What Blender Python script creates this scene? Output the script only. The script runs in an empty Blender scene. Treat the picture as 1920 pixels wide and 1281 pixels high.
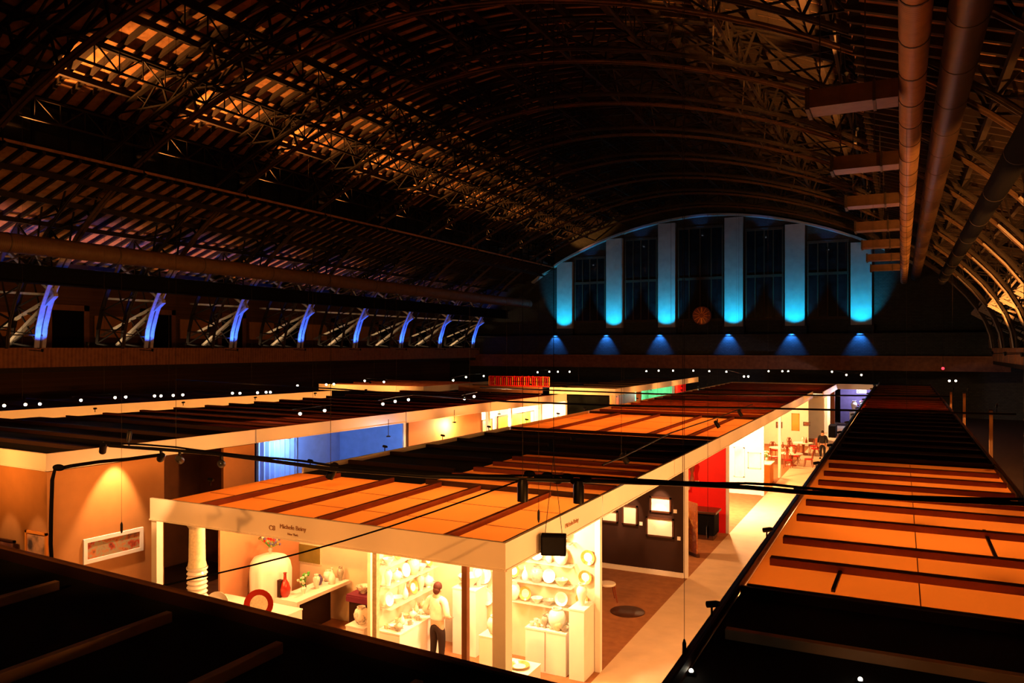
import bpy, math, random
from mathutils import Vector, Matrix
random.seed(7)
C = bpy.context.scene.collection
S = bpy.context.scene
# ------------------------------------------------------------------ camera
CAMZ, F, CX, HY = 6.9, 1450.0, 960.0, 653.0
TH = math.radians(26.7)
SN, CS = math.sin(TH), math.cos(TH)
cam = bpy.data.cameras.new('camera'); cam_o = bpy.data.objects.new('camera', cam); C.objects.link(cam_o)
cam_o.location = (0, 0, CAMZ); cam_o.rotation_euler = (math.radians(90), 0, TH)
cam.sensor_width = 36; cam.lens = F / 1920 * 36; cam.shift_y = (HY - 640.5) / 1920
cam.clip_start = .1; cam.clip_end = 400
S.camera = cam_o
# ------------------------------------------------------------------ world, exposure
w = bpy.data.worlds.new('night'); S.world = w; w.use_nodes = True
w.node_tree.nodes['Background'].inputs[0].default_value = (1, .55, .3, 1)
w.node_tree.nodes['Background'].inputs[1].default_value = .00035
S.view_settings.view_transform = 'Standard'; S.view_settings.look = 'None'
S.view_settings.exposure = 0; S.view_settings.gamma = 1; S.view_settings.use_curve_mapping = False
S.cycles.max_bounces = 7; S.cycles.diffuse_bounces = 4; S.cycles.glossy_bounces = 3
S.cycles.transmission_bounces = 5; S.cycles.transparent_max_bounces = 8
S.cycles.sample_clamp_indirect = 4; S.cycles.use_denoising = True
S.cycles.caustics_reflective = False; S.cycles.caustics_refractive = False
WARM = (1, .42, .13); AMBER = (1, .34, .065); SOFT = (1, .54, .26)

def ray(px):
    t = (px - CX) / F
    return (CS * t - SN, SN * t + CS)           # world XY for unit depth
def at(px, py, z=None, X=None, Y=None):
    rx, ry = ray(px); v = -(py - HY) / F
    if z is not None: d = (z - CAMZ) / v
    elif X is not None: d = X / rx
    else: d = Y / ry
    return Vector((rx * d, ry * d, CAMZ + v * d))

def lamp(name, kind, loc, power, color=WARM, aim=None, size=60, blend=.6, radius=.06, parent=None):
    l = bpy.data.lights.new(name, kind); l.energy = power; l.color = color
    if kind == 'SPOT': l.spot_size = math.radians(size); l.spot_blend = blend
    if kind in ('SPOT', 'POINT'): l.shadow_soft_size = radius
    o = bpy.data.objects.new(name, l); C.objects.link(o); o.location = loc
    if aim is not None:
        o.rotation_euler = (Vector(aim) - Vector(loc)).to_track_quat('-Z', 'Y').to_euler()
    if parent is not None:
        o.parent = parent; o.matrix_parent_inverse = Matrix.Translation(parent.location).inverted()
    return o

# ------------------------------------------------------------------ materials
def mat(name, col, rough=.7, metal=0, var=.12, scale=3.0, bump=0, transl=None, emit=None, spec=.3):
    m = bpy.data.materials.new(name); m.use_nodes = True; nt = m.node_tree; n = nt.nodes; L = nt.links
    b = n['Principled BSDF']; b.inputs['Roughness'].default_value = rough; b.inputs['Metallic'].default_value = metal
    b.inputs['Specular IOR Level'].default_value = spec
    tc = n.new('ShaderNodeTexCoord'); no = n.new('ShaderNodeTexNoise')
    no.inputs['Scale'].default_value = scale; no.inputs['Detail'].default_value = 4
    L.new(tc.outputs['Object'], no.inputs['Vector'])
    r = n.new('ShaderNodeValToRGB'); r.color_ramp.elements[0].position = .3; r.color_ramp.elements[1].position = .7
    r.color_ramp.elements[0].color = tuple(max(0, c * (1 - var)) for c in col) + (1,)
    r.color_ramp.elements[1].color = tuple(min(1, c * (1 + var)) for c in col) + (1,)
    L.new(no.outputs['Fac'], r.inputs[0]); L.new(r.outputs[0], b.inputs['Base Color'])
    if bump:
        bp = n.new('ShaderNodeBump'); bp.inputs['Strength'].default_value = bump
        L.new(no.outputs['Fac'], bp.inputs['Height']); L.new(bp.outputs[0], b.inputs['Normal'])
    if emit:
        b.inputs['Emission Color'].default_value = tuple(emit[:3]) + (1,); b.inputs['Emission Strength'].default_value = emit[3]
    if transl:
        tr = n.new('ShaderNodeBsdfTranslucent'); tr.inputs[0].default_value = tuple(transl[:3]) + (1,)
        mx = n.new('ShaderNodeMixShader'); mx.inputs[0].default_value = transl[3]
        L.new(b.outputs[0], mx.inputs[1]); L.new(tr.outputs[0], mx.inputs[2])
        L.new(mx.outputs[0], n['Material Output'].inputs[0])
    return m
def glass(name):
    m = mat(name, (.75, .85, .75), .15, spec=.5); nt = m.node_tree
    tr = nt.nodes.new('ShaderNodeBsdfTransparent'); mx = nt.nodes.new('ShaderNodeMixShader'); mx.inputs[0].default_value = .72
    nt.links.new(nt.nodes['Principled BSDF'].outputs[0], mx.inputs[1]); nt.links.new(tr.outputs[0], mx.inputs[2])
    nt.links.new(mx.outputs[0], nt.nodes['Material Output'].inputs[0])
    return m
def stripes(name, a, b, scale, axis='Y', rough=.8, noise=3, bump=.3):
    m = mat(name, a, rough); nt = m.node_tree; n = nt.nodes; L = nt.links
    wv = n.new('ShaderNodeTexWave'); wv.bands_direction = axis; wv.inputs['Scale'].default_value = scale
    wv.inputs['Distortion'].default_value = .4; wv.inputs['Detail'].default_value = 2
    tc = [x for x in n if x.bl_idname == 'ShaderNodeTexCoord'][0]; L.new(tc.outputs['Object'], wv.inputs['Vector'])
    no = [x for x in n if x.bl_idname == 'ShaderNodeTexNoise'][0]; no.inputs['Scale'].default_value = noise
    r = [x for x in n if x.bl_idname == 'ShaderNodeValToRGB'][0]
    ml = n.new('ShaderNodeMath'); ml.operation = 'MULTIPLY_ADD'; ml.inputs[1].default_value = .35
    L.new(wv.outputs['Fac'], ml.inputs[0]); L.new(no.outputs['Fac'], ml.inputs[2]); L.new(ml.outputs[0], r.inputs[0])
    r.color_ramp.elements[0].color = tuple(b) + (1,); r.color_ramp.elements[1].color = tuple(a) + (1,)
    r.color_ramp.elements[0].position = .35; r.color_ramp.elements[1].position = .85
    return m
def bricks(name, a, b, mortar, scale):
    m = mat(name, a, .85); nt = m.node_tree; n = nt.nodes; L = nt.links
    br = n.new('ShaderNodeTexBrick'); br.inputs['Scale'].default_value = scale
    br.inputs['Color1'].default_value = tuple(a) + (1,); br.inputs['Color2'].default_value = tuple(b) + (1,)
    br.inputs['Mortar'].default_value = tuple(mortar) + (1,); br.inputs['Mortar Size'].default_value = .015
    tc = [x for x in n if x.bl_idname == 'ShaderNodeTexCoord'][0]
    mp = n.new('ShaderNodeMapping'); mp.inputs['Rotation'].default_value = (math.radians(90), 0, 0)
    L.new(tc.outputs['Object'], mp.inputs[0]); L.new(mp.outputs[0], br.inputs['Vector'])
    L.new(br.outputs['Color'], n['Principled BSDF'].inputs['Base Color'])
    return m
def picture(name, cols, scale=3.0, seed=0.0):
    m = mat(name, cols[0], .6); nt = m.node_tree
    r = [x for x in nt.nodes if x.bl_idname == 'ShaderNodeValToRGB'][0]; cr = r.color_ramp
    no = [x for x in nt.nodes if x.bl_idname == 'ShaderNodeTexNoise'][0]; no.inputs['Scale'].default_value = scale
    no.noise_dimensions = '4D'; no.inputs['W'].default_value = seed
    cr.elements[0].color = tuple(cols[0]) + (1,); cr.elements[0].position = .3
    cr.elements[1].color = tuple(cols[-1]) + (1,); cr.elements[1].position = .68
    for k, c in enumerate(cols[1:-1]):
        e = cr.elements.new(.3 + .38 * (k + 1) / (len(cols) - 1)); e.color = tuple(c) + (1,)
    return m
M = {}
M['white'] = mat('white_paint', (.78, .76, .72), .6, var=.03)
M['fascia'] = mat('fascia_paint', (.8, .75, .68), .55, var=.04, scale=.8)
M['creamwall'] = mat('cream_wall_paint', (.66, .56, .4), .7, var=.04)
M['palebeam'] = mat('pale_planed_wood', (.75, .5, .3), .6)  # colour lightened to stand in for light falling on the beams
M['tan'] = mat('tan_paint', (.42, .19, .055), .7, var=.05)
M['salmon'] = mat('salmon_paint', (.42, .2, .1), .7, var=.05)
M['darkbrown'] = mat('dark_brown_paint', (.026, .008, .004), .6, var=.1)
M['brown'] = mat('brown_paint', (.2, .085, .04), .6)
M['red'] = mat('red_paint', (.78, .01, .008), .5, var=.05)
M['blue'] = mat('blue_cloth', (.1, .22, .62), .8, var=.08)
M['purple'] = mat('purple_paint', (.1, .08, .2), .7)
M['green'] = mat('green_paint', (.1, .5, .25), .7)
M['black'] = mat('black_paint', (.005, .005, .006), .9, spec=.04)
M['blackmetal'] = mat('black_steel', (.012, .012, .014), .4, .4)
M['steel'] = mat('riveted_steel', (.11, .065, .035), .55, .3, .2, 5)
M['steelpale'] = mat('pale_painted_steel', (.4, .36, .3), .55, .1, .15, 5)
M['steeldark'] = mat('dark_steel', (.05, .038, .028), .6, .2, .2, 5)
M['lattice'] = mat('sooty_steel', (.012, .008, .006), .6, .2, .3, 5)  # near black colour puts the backlit silhouette into the steel itself
M['beam'] = mat('reddish_beam_wood', (.2, .055, .03), .7)
M['beamlit'] = mat('raw_beam_wood', (.42, .2, .1), .7)  # lighter copy of the beam wood, its lit look put into the colour
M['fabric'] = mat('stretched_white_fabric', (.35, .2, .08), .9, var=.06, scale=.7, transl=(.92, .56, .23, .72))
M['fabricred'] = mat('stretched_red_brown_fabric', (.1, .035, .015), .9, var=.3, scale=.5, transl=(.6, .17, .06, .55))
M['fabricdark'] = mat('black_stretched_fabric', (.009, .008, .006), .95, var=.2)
M['deck'] = stripes('roof_boards', (.42, .22, .1), (.16, .07, .03), 6.0, 'Y')
M['rafter'] = mat('dark_rafter', (.02, .012, .008), .85)
M['wall'] = bricks('old_brick', (.11, .05, .03), (.08, .036, .02), (.05, .035, .025), 2.2)
M['wallfar'] = bricks('painted_brick', (.045, .05, .05), (.03, .035, .035), (.015, .015, .015), 1.6)
M['pilaster'] = mat('smooth_stone', (.36, .38, .38), .7, var=.1, scale=1.5)
M['gallery'] = stripes('gallery_boards', (.3, .13, .06), (.18, .07, .035), 1.2, 'Y')
M['floor'] = mat('dark_floor', (.09, .05, .03), .6, var=.2)
M['carpetlight'] = mat('beige_carpet', (.62, .5, .36), .95, var=.07, scale=2)
M['carpetbrown'] = mat('brown_carpet', (.3, .13, .05), .95, var=.15, scale=4)
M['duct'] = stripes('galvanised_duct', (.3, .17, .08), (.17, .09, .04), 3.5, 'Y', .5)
M['ductblack'] = stripes('blackened_duct', (.045, .022, .01), (.02, .01, .005), 3.5, 'Y', .5)  # very dark brown banding
M['ductdark'] = stripes('sooty_duct', (.14, .08, .04), (.08, .045, .02), 3.5, 'Y', .5)  # darker brown banding than the plain duct
M['ceramic'] = mat('white_glazed_ceramic', (.86, .85, .8), .15, var=.04, spec=.6)
M['cream'] = mat('cream_glazed_ceramic', (.7, .64, .45), .2, var=.15, scale=20, spec=.6)
M['ochre'] = mat('ochre_glazed_ceramic', (.45, .28, .07), .25, var=.25, scale=18, spec=.6)
M['grey'] = mat('grey_green_glazed_ceramic', (.35, .36, .3), .25, var=.2, scale=18, spec=.6)
M['bluewhite'] = picture('painted_ceramic', [(.85, .83, .78), (.8, .78, .7), (.05, .03, .05)], 9)
M['redvase'] = mat('red_glass', (.28, .018, .01), .15, spec=.6)
M['skin'] = mat('skin', (.55, .3, .2), .6)
M['shirt'] = mat('pale_shirt', (.75, .7, .62), .85, bump=.2, scale=9)
M['trousers'] = mat('dark_trousers', (.014, .006, .005), .85)
M['hair'] = mat('reddish_brown_hair', (.05, .011, .005), .7, var=.4, scale=40)
M['darkcloth'] = mat('black_suit', (.01, .009, .012), .85)
M['darkhair'] = mat('dark_hair', (.03, .015, .01), .7)
M['magenta'] = mat('magenta_cloth', (.14, .018, .05), .8)
M['olive'] = mat('olive_cloth', (.2, .16, .03), .9)
M['orange'] = mat('orange_wood', (.75, .25, .03), .5)
M['wood'] = mat('dark_polished_wood', (.06, .022, .012), .3, spec=.5)
M['redwood'] = mat('red_brown_wood', (.22, .05, .02), .4)
M['leaf'] = mat('green_leaf', (.06, .3, .04), .7)
M['glow'] = mat('warm_lens', (1, .9, .7), emit=(1, .85, .6, 14))
M['glowcool'] = mat('cool_lens', (.8, .9, 1), emit=(.75, .85, 1, 10))
M['glowred'] = mat('red_lens', (1, .1, .1), emit=(1, .03, .05, 3))
M['glass'] = glass('shelf_glass')
M['windowglass'] = mat('dark_window_glass', (.006, .009, .012), .15, var=.6, scale=2, spec=.7)
M['label'] = mat('white_card', (.85, .83, .8), .8, var=.02)
M['print'] = mat('grey_lettering', (.36, .2, .11), .8)

# ------------------------------------------------------------------ mesh helpers
class MB:
    def __init__(s): s.v = []; s.f = []; s.sm = []
    def add(s, vs, fs, smooth=False):
        o = len(s.v); s.v += [tuple(v) for v in vs]; s.f += [tuple(i + o for i in f) for f in fs]; s.sm += [smooth] * len(fs); return s
    def box(s, x0, x1, y0, y1, z0, z1, M4=None):
        vs = [Vector((x, y, z)) for z in (z0, z1) for y in (y0, y1) for x in (x0, x1)]
        if M4 is not None: vs = [M4 @ v for v in vs]
        return s.add(vs, [(0, 2, 3, 1), (4, 5, 7, 6), (0, 1, 5, 4), (2, 6, 7, 3), (0, 4, 6, 2), (1, 3, 7, 5)])
    def bar(s, p, q, a, b=None, up=(0, 0, 1)):
        b = b or a; p = Vector(p); q = Vector(q); d = (q - p)
        if d.length < 1e-6: return s
        d.normalize(); u = Vector(up)
        if abs(d.dot(u)) > .99: u = Vector((0, 1, 0))
        r = d.cross(u).normalized(); u = r.cross(d)
        vs = [c + r * (x * a / 2) + u * (y * b / 2) for c in (p, q) for x, y in ((-1, -1), (1, -1), (1, 1), (-1, 1))]
        return s.add(vs, [(0, 3, 2, 1), (4, 5, 6, 7), (0, 1, 5, 4), (1, 2, 6, 5), (2, 3, 7, 6), (3, 0, 4, 7)])
    def tube(s, pts, r, n=8, cap=True):
        pts = [Vector(p) for p in pts]; rs = r if isinstance(r, (list, tuple)) else [r] * len(pts); vs = []
        ref = None
        for i, p in enumerate(pts):
            d = (pts[min(i + 1, len(pts) - 1)] - pts[max(i - 1, 0)]).normalized()
            if ref is None:
                ref = Vector((0, 0, 1)) if abs(d.z) < .9 else Vector((1, 0, 0))
            a = d.cross(ref).normalized(); b = a.cross(d).normalized(); ref = b
            vs += [p + (a * math.cos(2 * math.pi * k / n) + b * math.sin(2 * math.pi * k / n)) * rs[i] for k in range(n)]
        fs = [(i * n + k, i * n + (k + 1) % n, (i + 1) * n + (k + 1) % n, (i + 1) * n + k) for i in range(len(pts) - 1) for k in range(n)]
        s.add(vs, fs, True)
        if cap:
            o = len(s.v) - len(vs)
            s.f += [tuple(o + k for k in reversed(range(n))), tuple(o + (len(pts) - 1) * n + k for k in range(n))]; s.sm += [False, False]
        return s
    def lathe(s, prof, c=(0, 0, 0), n=20, M4=None, sx=1, sy=1):
        vs = []
        for r, z in prof:
            for k in range(n):
                a = 2 * math.pi * k / n; v = Vector((r * math.cos(a) * sx, r * math.sin(a) * sy, z))
                if M4 is not None: v = M4 @ v
                vs.append(v + Vector(c))
        m = len(prof)
        fs = [(i * n + k, i * n + (k + 1) % n, (i + 1) * n + (k + 1) % n, (i + 1) * n + k) for i in range(m - 1) for k in range(n)]
        return s.add(vs, fs, True)
    def ball(s, c, rx, ry=None, rz=None, n=14, m=9, M4=None):
        ry = ry or rx; rz = rz or rx
        prof = [(max(1e-4, math.sin(math.pi * i / m)), -math.cos(math.pi * i / m)) for i in range(m + 1)]
        T = Matrix.Diagonal((rx, ry, rz, 1))
        return s.lathe(prof, c, n, (M4 @ T) if M4 is not None else T)
    def build(s, name, m, parent=None, bevel=0, origin=None, sharp=.7):
        me = bpy.data.meshes.new(name)
        vs = s.v
        if parent is not None and origin is None:
            p = parent
            mw = world_of(p)
            inv = mw.inverted(); vs = [inv @ Vector(v) for v in s.v]
        elif origin is not None:
            vs = [Vector(v) - Vector(origin) for v in s.v]
        me.from_pydata([tuple(v) for v in vs], [], s.f); me.polygons.foreach_set('use_smooth', s.sm)
        me.materials.append(M[m] if isinstance(m, str) else m); me.update()
        if any(s.sm): me.set_sharp_from_angle(angle=sharp)
        o = bpy.data.objects.new(name, me); C.objects.link(o)
        if origin is not None: o.location = origin
        if parent is not None: o.parent = parent
        if bevel:
            b = o.modifiers.new('bevel', 'BEVEL'); b.width = bevel; b.segments = 2; b.limit_method = 'ANGLE'
        return o
def world_of(o):
    m = o.matrix_basis.copy() if False else Matrix.LocRotScale(o.location, o.rotation_euler, o.scale)
    return (world_of(o.parent) @ m) if o.parent else m
def tag(o, label=None, cat=None, group=None, kind=None):
    if label: o['label'] = label
    if cat: o['category'] = cat
    if group: o['group'] = group
    if kind: o['kind'] = kind
    return o
def thing(name, label, cat, loc=(0, 0, 0), rz=0, group=None):
    o = bpy.data.objects.new(name, None); C.objects.link(o); o.location = loc; o.rotation_euler = (0, 0, rz)
    o.empty_display_size = .2
    return tag(o, label, cat, group)
def struct(name, mb, m): return tag(mb.build(name, m), kind='structure')
def dup(root, loc, rz=None, label=None, group=None, parent=None):
    r = root.copy(); C.objects.link(r)
    if parent is None: r.location = loc
    if rz is not None: r.rotation_euler = (root.rotation_euler[0], root.rotation_euler[1], rz)
    if label: r['label'] = label
    if group: r['group'] = group
    def rec(a, b):
        for ch in list(a.children):
            c = ch.copy(); C.objects.link(c); c.parent = b; rec(ch, c)
    rec(root, r)
    return r
ORD = ['first', 'second', 'third', 'fourth', 'fifth', 'sixth', 'seventh', 'eighth', 'ninth', 'tenth', 'eleventh', 'twelfth', 'thirteenth', 'fourteenth', 'fifteenth', 'sixteenth', 'seventeenth', 'eighteenth', 'nineteenth', 'twentieth']

# ------------------------------------------------------------------ hall shell
XC, HA, HB, NE = -19.8, 27.2, 15.1, 1.77
YF = 88.0
XL, XR = XC - HA, XC + HA            # arch feet
def hin(u):
    u = min(abs(u), HA * .9999); return CAMZ + HB * (1 - (u / HA) ** NE) ** (1 / NE)
struct('floor', MB().box(-60, 16, -6, YF + 2, -.2, 0), 'floor')
# far wall with recessed bays between the pilasters
mb = MB().box(-60, 16, YF, YF + 1, 0, 27); struct('wall_far', mb, 'wallfar')
# side walls: lower wall, gallery parapet, gallery floor, back wall of the gallery
for s, nm in ((-1, 'left'), (1, 'right')):
    X0 = XC + s * (HA + .2)
    a = MB()
    a.box(min(X0, X0 + s * .35), max(X0, X0 + s * .35), -6, YF - .01, 5.72, 6.82)          # parapet
    a.box(min(X0 - s * .06, X0 + s * .4), max(X0 - s * .06, X0 + s * .4), -6, YF - .01, 6.82, 6.92)
    y = -4
    while y < YF - .4:
        a.box(min(X0, X0 - s * .05), max(X0, X0 - s * .05), y - .15, y + .15, 5.72, 6.82); y += 3.8
    tag(a.build('gallery_parapet', 'gallery'), f'boarded brown parapet along the {nm} side gallery', 'parapet')
    Xo = XC + s * (HA + 6.5)
    struct('trim_%d' % (1 if s < 0 else 2), MB().box(min(X0, Xo), max(X0, Xo), -6, YF, 5.4, 5.72), 'rafter')
    struct('wall_' + nm, MB().box(min(Xo, Xo + s), max(Xo, Xo + s), -6, YF, 0, 12.2), 'wall')
# back gallery wall pieces (brown panels and dark openings) on the left
k = 0
y = 20.0
while y < 84:
    t = thing('gallery_doorway', f'{ORD[k]} dark panelled recess from the near end of the left gallery wall', 'doorway', (XC - HA - 6.4, y, 5.72))
    MB().box(t.location.x - .05, t.location.x + .12, y - 2.6, y + 2.6, 5.72, 6.3).build('base_panel', 'gallery', t)
    MB().box(t.location.x - .05, t.location.x + .15, y - 1.6, y - 1.2, 5.72, 10).build('jamb', 'brown', t)
    MB().box(t.location.x - .05, t.location.x + .15, y + 1.2, y + 1.6, 5.72, 10).build('jamb', 'brown', t)
    MB().box(t.location.x - .05, t.location.x + .15, y - 1.6, y + 1.6, 9.6, 10).build('lintel', 'brown', t)
    MB().box(t.location.x - .05, t.location.x + .08, y - 1.2, y + 1.2, 6.3, 9.6).build('door', 'black', t)
    MB().box(t.location.x - .05, t.location.x + .06, y + 2.1, y + 5.2, 7.7, 9.3).build('wall_panel', 'tan', t)
    y += 7.6; k += 1

# roof deck: upper vault, clerestory, lower side roofs
UB = 18.8
def deck_sheet(us, hs, y0, y1, th=.12):
    m = MB(); n = len(us)
    vs = [(XC + u, y, h + dz) for y in (y0, y1) for dz in (0, th) for u, h in zip(us, hs)]
    fs = []
    for i in range(n - 1):
        fs += [(i, i + 1, 2 * n + i + 1, 2 * n + i), (n + i, 3 * n + i, 3 * n + i + 1, n + i + 1)]
    fs += [(0, 2 * n, 3 * n, n), (n - 1, 2 * n - 1, 4 * n - 1, 3 * n - 1)]
    return m.add(vs, fs)
us = [-UB + 2 * UB * i / 24 for i in range(25)]
DK = 2.5
struct('ceiling', deck_sheet(us, [hin(u) + DK for u in us], 4, YF), 'deck')
lo = CAMZ + 9.9
for s, nm in ((-1, 'left'), (1, 'right')):
    uu = sorted([s * (UB - .4), s * (HA + 7)]); hh = [lo if abs(u) < UB + 1 else CAMZ + 4.6 for u in uu]
    struct('ceiling_' + nm, deck_sheet(uu, hh, 4, YF), 'deck')
    x0 = XC + s * (UB - .2)
    top = hin(UB) + DK
    cl = thing('clerestory', f'long dark clerestory strip between upper and lower roof on the {nm} side', 'clerestory window', (x0, 40, lo))
    MB().box(x0 - .05, x0 + .05, 4, YF, lo, top + .1).build('glazing', 'windowglass', cl)
    f = MB(); y = 6.4 - 3.8
    f.box(x0 - .14, x0 + .14, 4, YF, lo - .15, lo + .25); f.box(x0 - .14, x0 + .14, 4, YF, top - .3, top)
    while y < YF:
        f.box(x0 - .1, x0 + .1, y - .06, y + .06, lo, top); y += 1.9
    f.build('frame', 'black', cl)
# rafters and purlins of the roof: part of the building
rf = MB(); y = 5.0
while y < YF:
    for i in range(0, 24):
        p = Vector((XC + us[i], y, hin(us[i]) + DK - .13)); q = Vector((XC + us[i + 1], y, hin(us[i + 1]) + DK - .13)); rf.bar(p, q, .16, .26)
    for s in (-1, 1):
        rf.bar((XC + s * (UB - .4), y, lo - .12), (XC + s * (HA + 7), y, CAMZ + 4.6 - .12), .16, .24)
    y += .95
struct('trim_3', rf, 'rafter')
pu = MB()
for u in [-UB + 2 * UB * i / 16 for i in range(17)]:
    pu.box(XC + u - .12, XC + u + .12, 4, YF, hin(u) + DK - .5, hin(u) + DK - .2)
for s in (-1, 1):
    for k in range(6):
        u = s * (UB + 1.2 + k * 2.6); h = lo + (CAMZ + 4.6 - lo) * (abs(u) - UB + .4) / (HA + 7 - UB + .4)
        pu.box(XC + u - .1, XC + u + .1, 4, YF, h - .45, h - .18)
struct('trim_4', pu, 'rafter')

# ------------------------------------------------------------------ arches: twin lattice ribs
def arch_pts(off, n=44):
    pts = []
    for i in range(n + 1):
        a = math.pi * i / n; c = math.cos(a); s_ = math.sin(a)
        u = -math.copysign(abs(c) ** (2 / NE), c) * HA; h = HB * s_ ** (2 / NE)
        # outward offset by the local normal
        pts.append([u, h])
    res = []
    for i, (u, h) in enumerate(pts):
        p0 = pts[max(i - 1, 0)]; p1 = pts[min(i + 1, n)]
        dx, dz = p1[0] - p0[0], p1[1] - p0[1]; l = math.hypot(dx, dz) or 1
        nx, nz = -dz / l, dx / l
        if nz < 0 and h > 3: nx, nz = -nx, -nz
        o = off * (1 + .9 * (abs(u) / HA) ** 4)
        res.append(Vector((XC + u + nx * o, 0, CAMZ + .02 + h + nz * o)))
    return res
P_in, P_out = arch_pts(0), arch_pts(1.45)
def rib_meshes(dy):
    V = Vector((0, dy, 0)); a = MB(); b = MB(); w = MB(); n = len(P_in)
    for i in range(n - 1):
        a.bar(P_in[i] + V, P_in[i + 1] + V, .4 if dy == 0 else .16, .08); b.bar(P_out[i] + V, P_out[i + 1] + V, .28, .09)
        a.bar(P_in[i] + V, P_in[i + 1] + V, .06, .22)
    for i in range(0, n - 1, 2):
        w.bar(P_in[i] + V, P_out[i] + V, .1); w.bar(P_in[i] + V, P_out[min(i + 2, n - 1)] + V, .08); 
        w.bar(P_out[i] + V, P_in[min(i + 2, n - 1)] + V, .08)
    return a, b, w
ARCH = [21.6 + 7.62 * k for k in range(9)]
proto = None
for k, ya in enumerate(ARCH):
    lab = f'lattice steel roof arch spanning the hall, {ORD[k]} in view from the camera end'
    if proto is None:
        proto = thing('roof_arch', lab, 'roof arch', (0, 0, 0), 0, 'steel roof arches')
        for dy in (0, -1.9):
            a, b, w_ = rib_meshes(dy)
            a.build('bottom_chord', 'steel' if dy == 0 else 'steeldark', proto); b.build('top_chord', 'lattice', proto); w_.build('lattice_web', 'lattice', proto)
        for s in (-1, 1):
            fp = MB(); hh = [0, 1.2, 2.4, 3.6, 4.8, 6.0]; pp = []
            for h in hh:
                u = HA * max(0, 1 - (h / HB) ** NE) ** (1 / NE); pp.append(Vector((XC + s * (u - .04), 0, CAMZ + .02 + h)))
            for i in range(5): fp.bar(pp[i], pp[i + 1], .72, .06)
            fp.build('foot_plate', 'steelpale', proto)
        for i in range(1, len(P_in) - 1, 4):
            cr = MB()
            cr.bar(P_out[i], P_out[i] + Vector((0, -1.9, 0)), .08); cr.bar(P_in[i], P_in[i] + Vector((0, -1.9, 0)), .07)
            cr.bar(P_in[i], P_out[i] + Vector((0, -1.9, 0)), .06)
            cr.build('cross_brace', 'steeldark', proto)
        for s in (-1, 1):     # outer fan of struts from the haunch to the gallery wall
            X0 = XC + s * HA
            st = MB(); hub = Vector((XC + s * 25.6, 0, CAMZ + 3.2))
            for q, wd in (((s * (HA + 3.4), 6.2), .24), ((s * (HA + 4.6), 3.6), .2), ((s * (HA + 3.2), .2), .28), ((s * (HA + .9), 6.6), .18), ((s * (HA + 5), .9), .2)):
                st.bar(hub, (XC + q[0], 0, CAMZ + q[1]), wd, wd * .7)
            st.build('side_strut', 'steelpale', proto)
        proto.location = (0, ya, 0)
    else:
        dup(proto, (0, ya, 0), None, lab, 'steel roof arches')

# purlin trusses running the length of the hall
tp = None
def truss(u, h, lab):
    t = thing('purlin_truss', lab, 'truss', (XC + u, 4, h), 0, 'lengthwise roof trusses')
    c = MB(); c.box(XC + u - .06, XC + u + .06, 4, YF, h - .05, h + .05); c.build('bottom_chord', 'lattice', t)
    c = MB(); c.box(XC + u - .06, XC + u + .06, 4, YF, h + 1.0, h + 1.1); c.build('top_chord', 'lattice', t)
    c = MB(); y = 4.0; k = 0
    while y < YF - 1.9:
        a, b = (h, h + 1.05) if k % 2 == 0 else (h + 1.05, h)
        c.bar((XC + u, y, a), (XC + u, y + 1.27, b), .06); c.bar((XC + u, y, h), (XC + u, y, h + 1.05), .05); y += 1.27; k += 1
    c.build('lattice_web', 'lattice', t)
names = ['beside the left clerestory', 'over the lit left slope', 'on the upper left slope', 'just left of the roof crown', 'along the roof crown', 'just right of the roof crown', 'on the upper right slope', 'over the lit right slope', 'beside the right clerestory']
for i, nm in enumerate(names):
    u = -17.6 + 4.4 * i
    truss(u, hin(u) + .45, 'long dark lattice truss running the length of the hall ' + nm)

# ledge floodlights washing the roof, blue lights at the arch feet
def flood(loc, aim, power, col, size, lab, cat, grp, lens='glow', r=.14, name='floodlight', radius=.1, up=-1, to=None):
    t = thing(name, lab, cat, loc, 0, grp)
    d = (Vector(aim) - Vector(loc)).normalized(); q = d.to_track_quat('Z', 'Y').to_matrix().to_4x4()
    T = Matrix.Translation(loc) @ q
    h = MB(); h.lathe([(.001, -r * 1.6), (r * .7, -r * 1.6), (r, 0), (r, r * .4), (r * .9, r * .4)], n=14, M4=T)
    h.build('housing', 'blackmetal', t)
    MB().lathe([(.001, r * .3), (r * .9, r * .3)], n=14, M4=T).build('lens', lens, t)
    b = MB().bar(Vector(loc) - d * r, Vector(to) if to else Vector(loc) - d * r + Vector((0, 0, up * r * 1.8)), .05); b.build('bracket', 'blackmetal', t)
    lamp('lamp', 'SPOT', Vector(loc) + d * (r * .55), power, col, aim, size, .5, radius, t)
    return t
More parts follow.
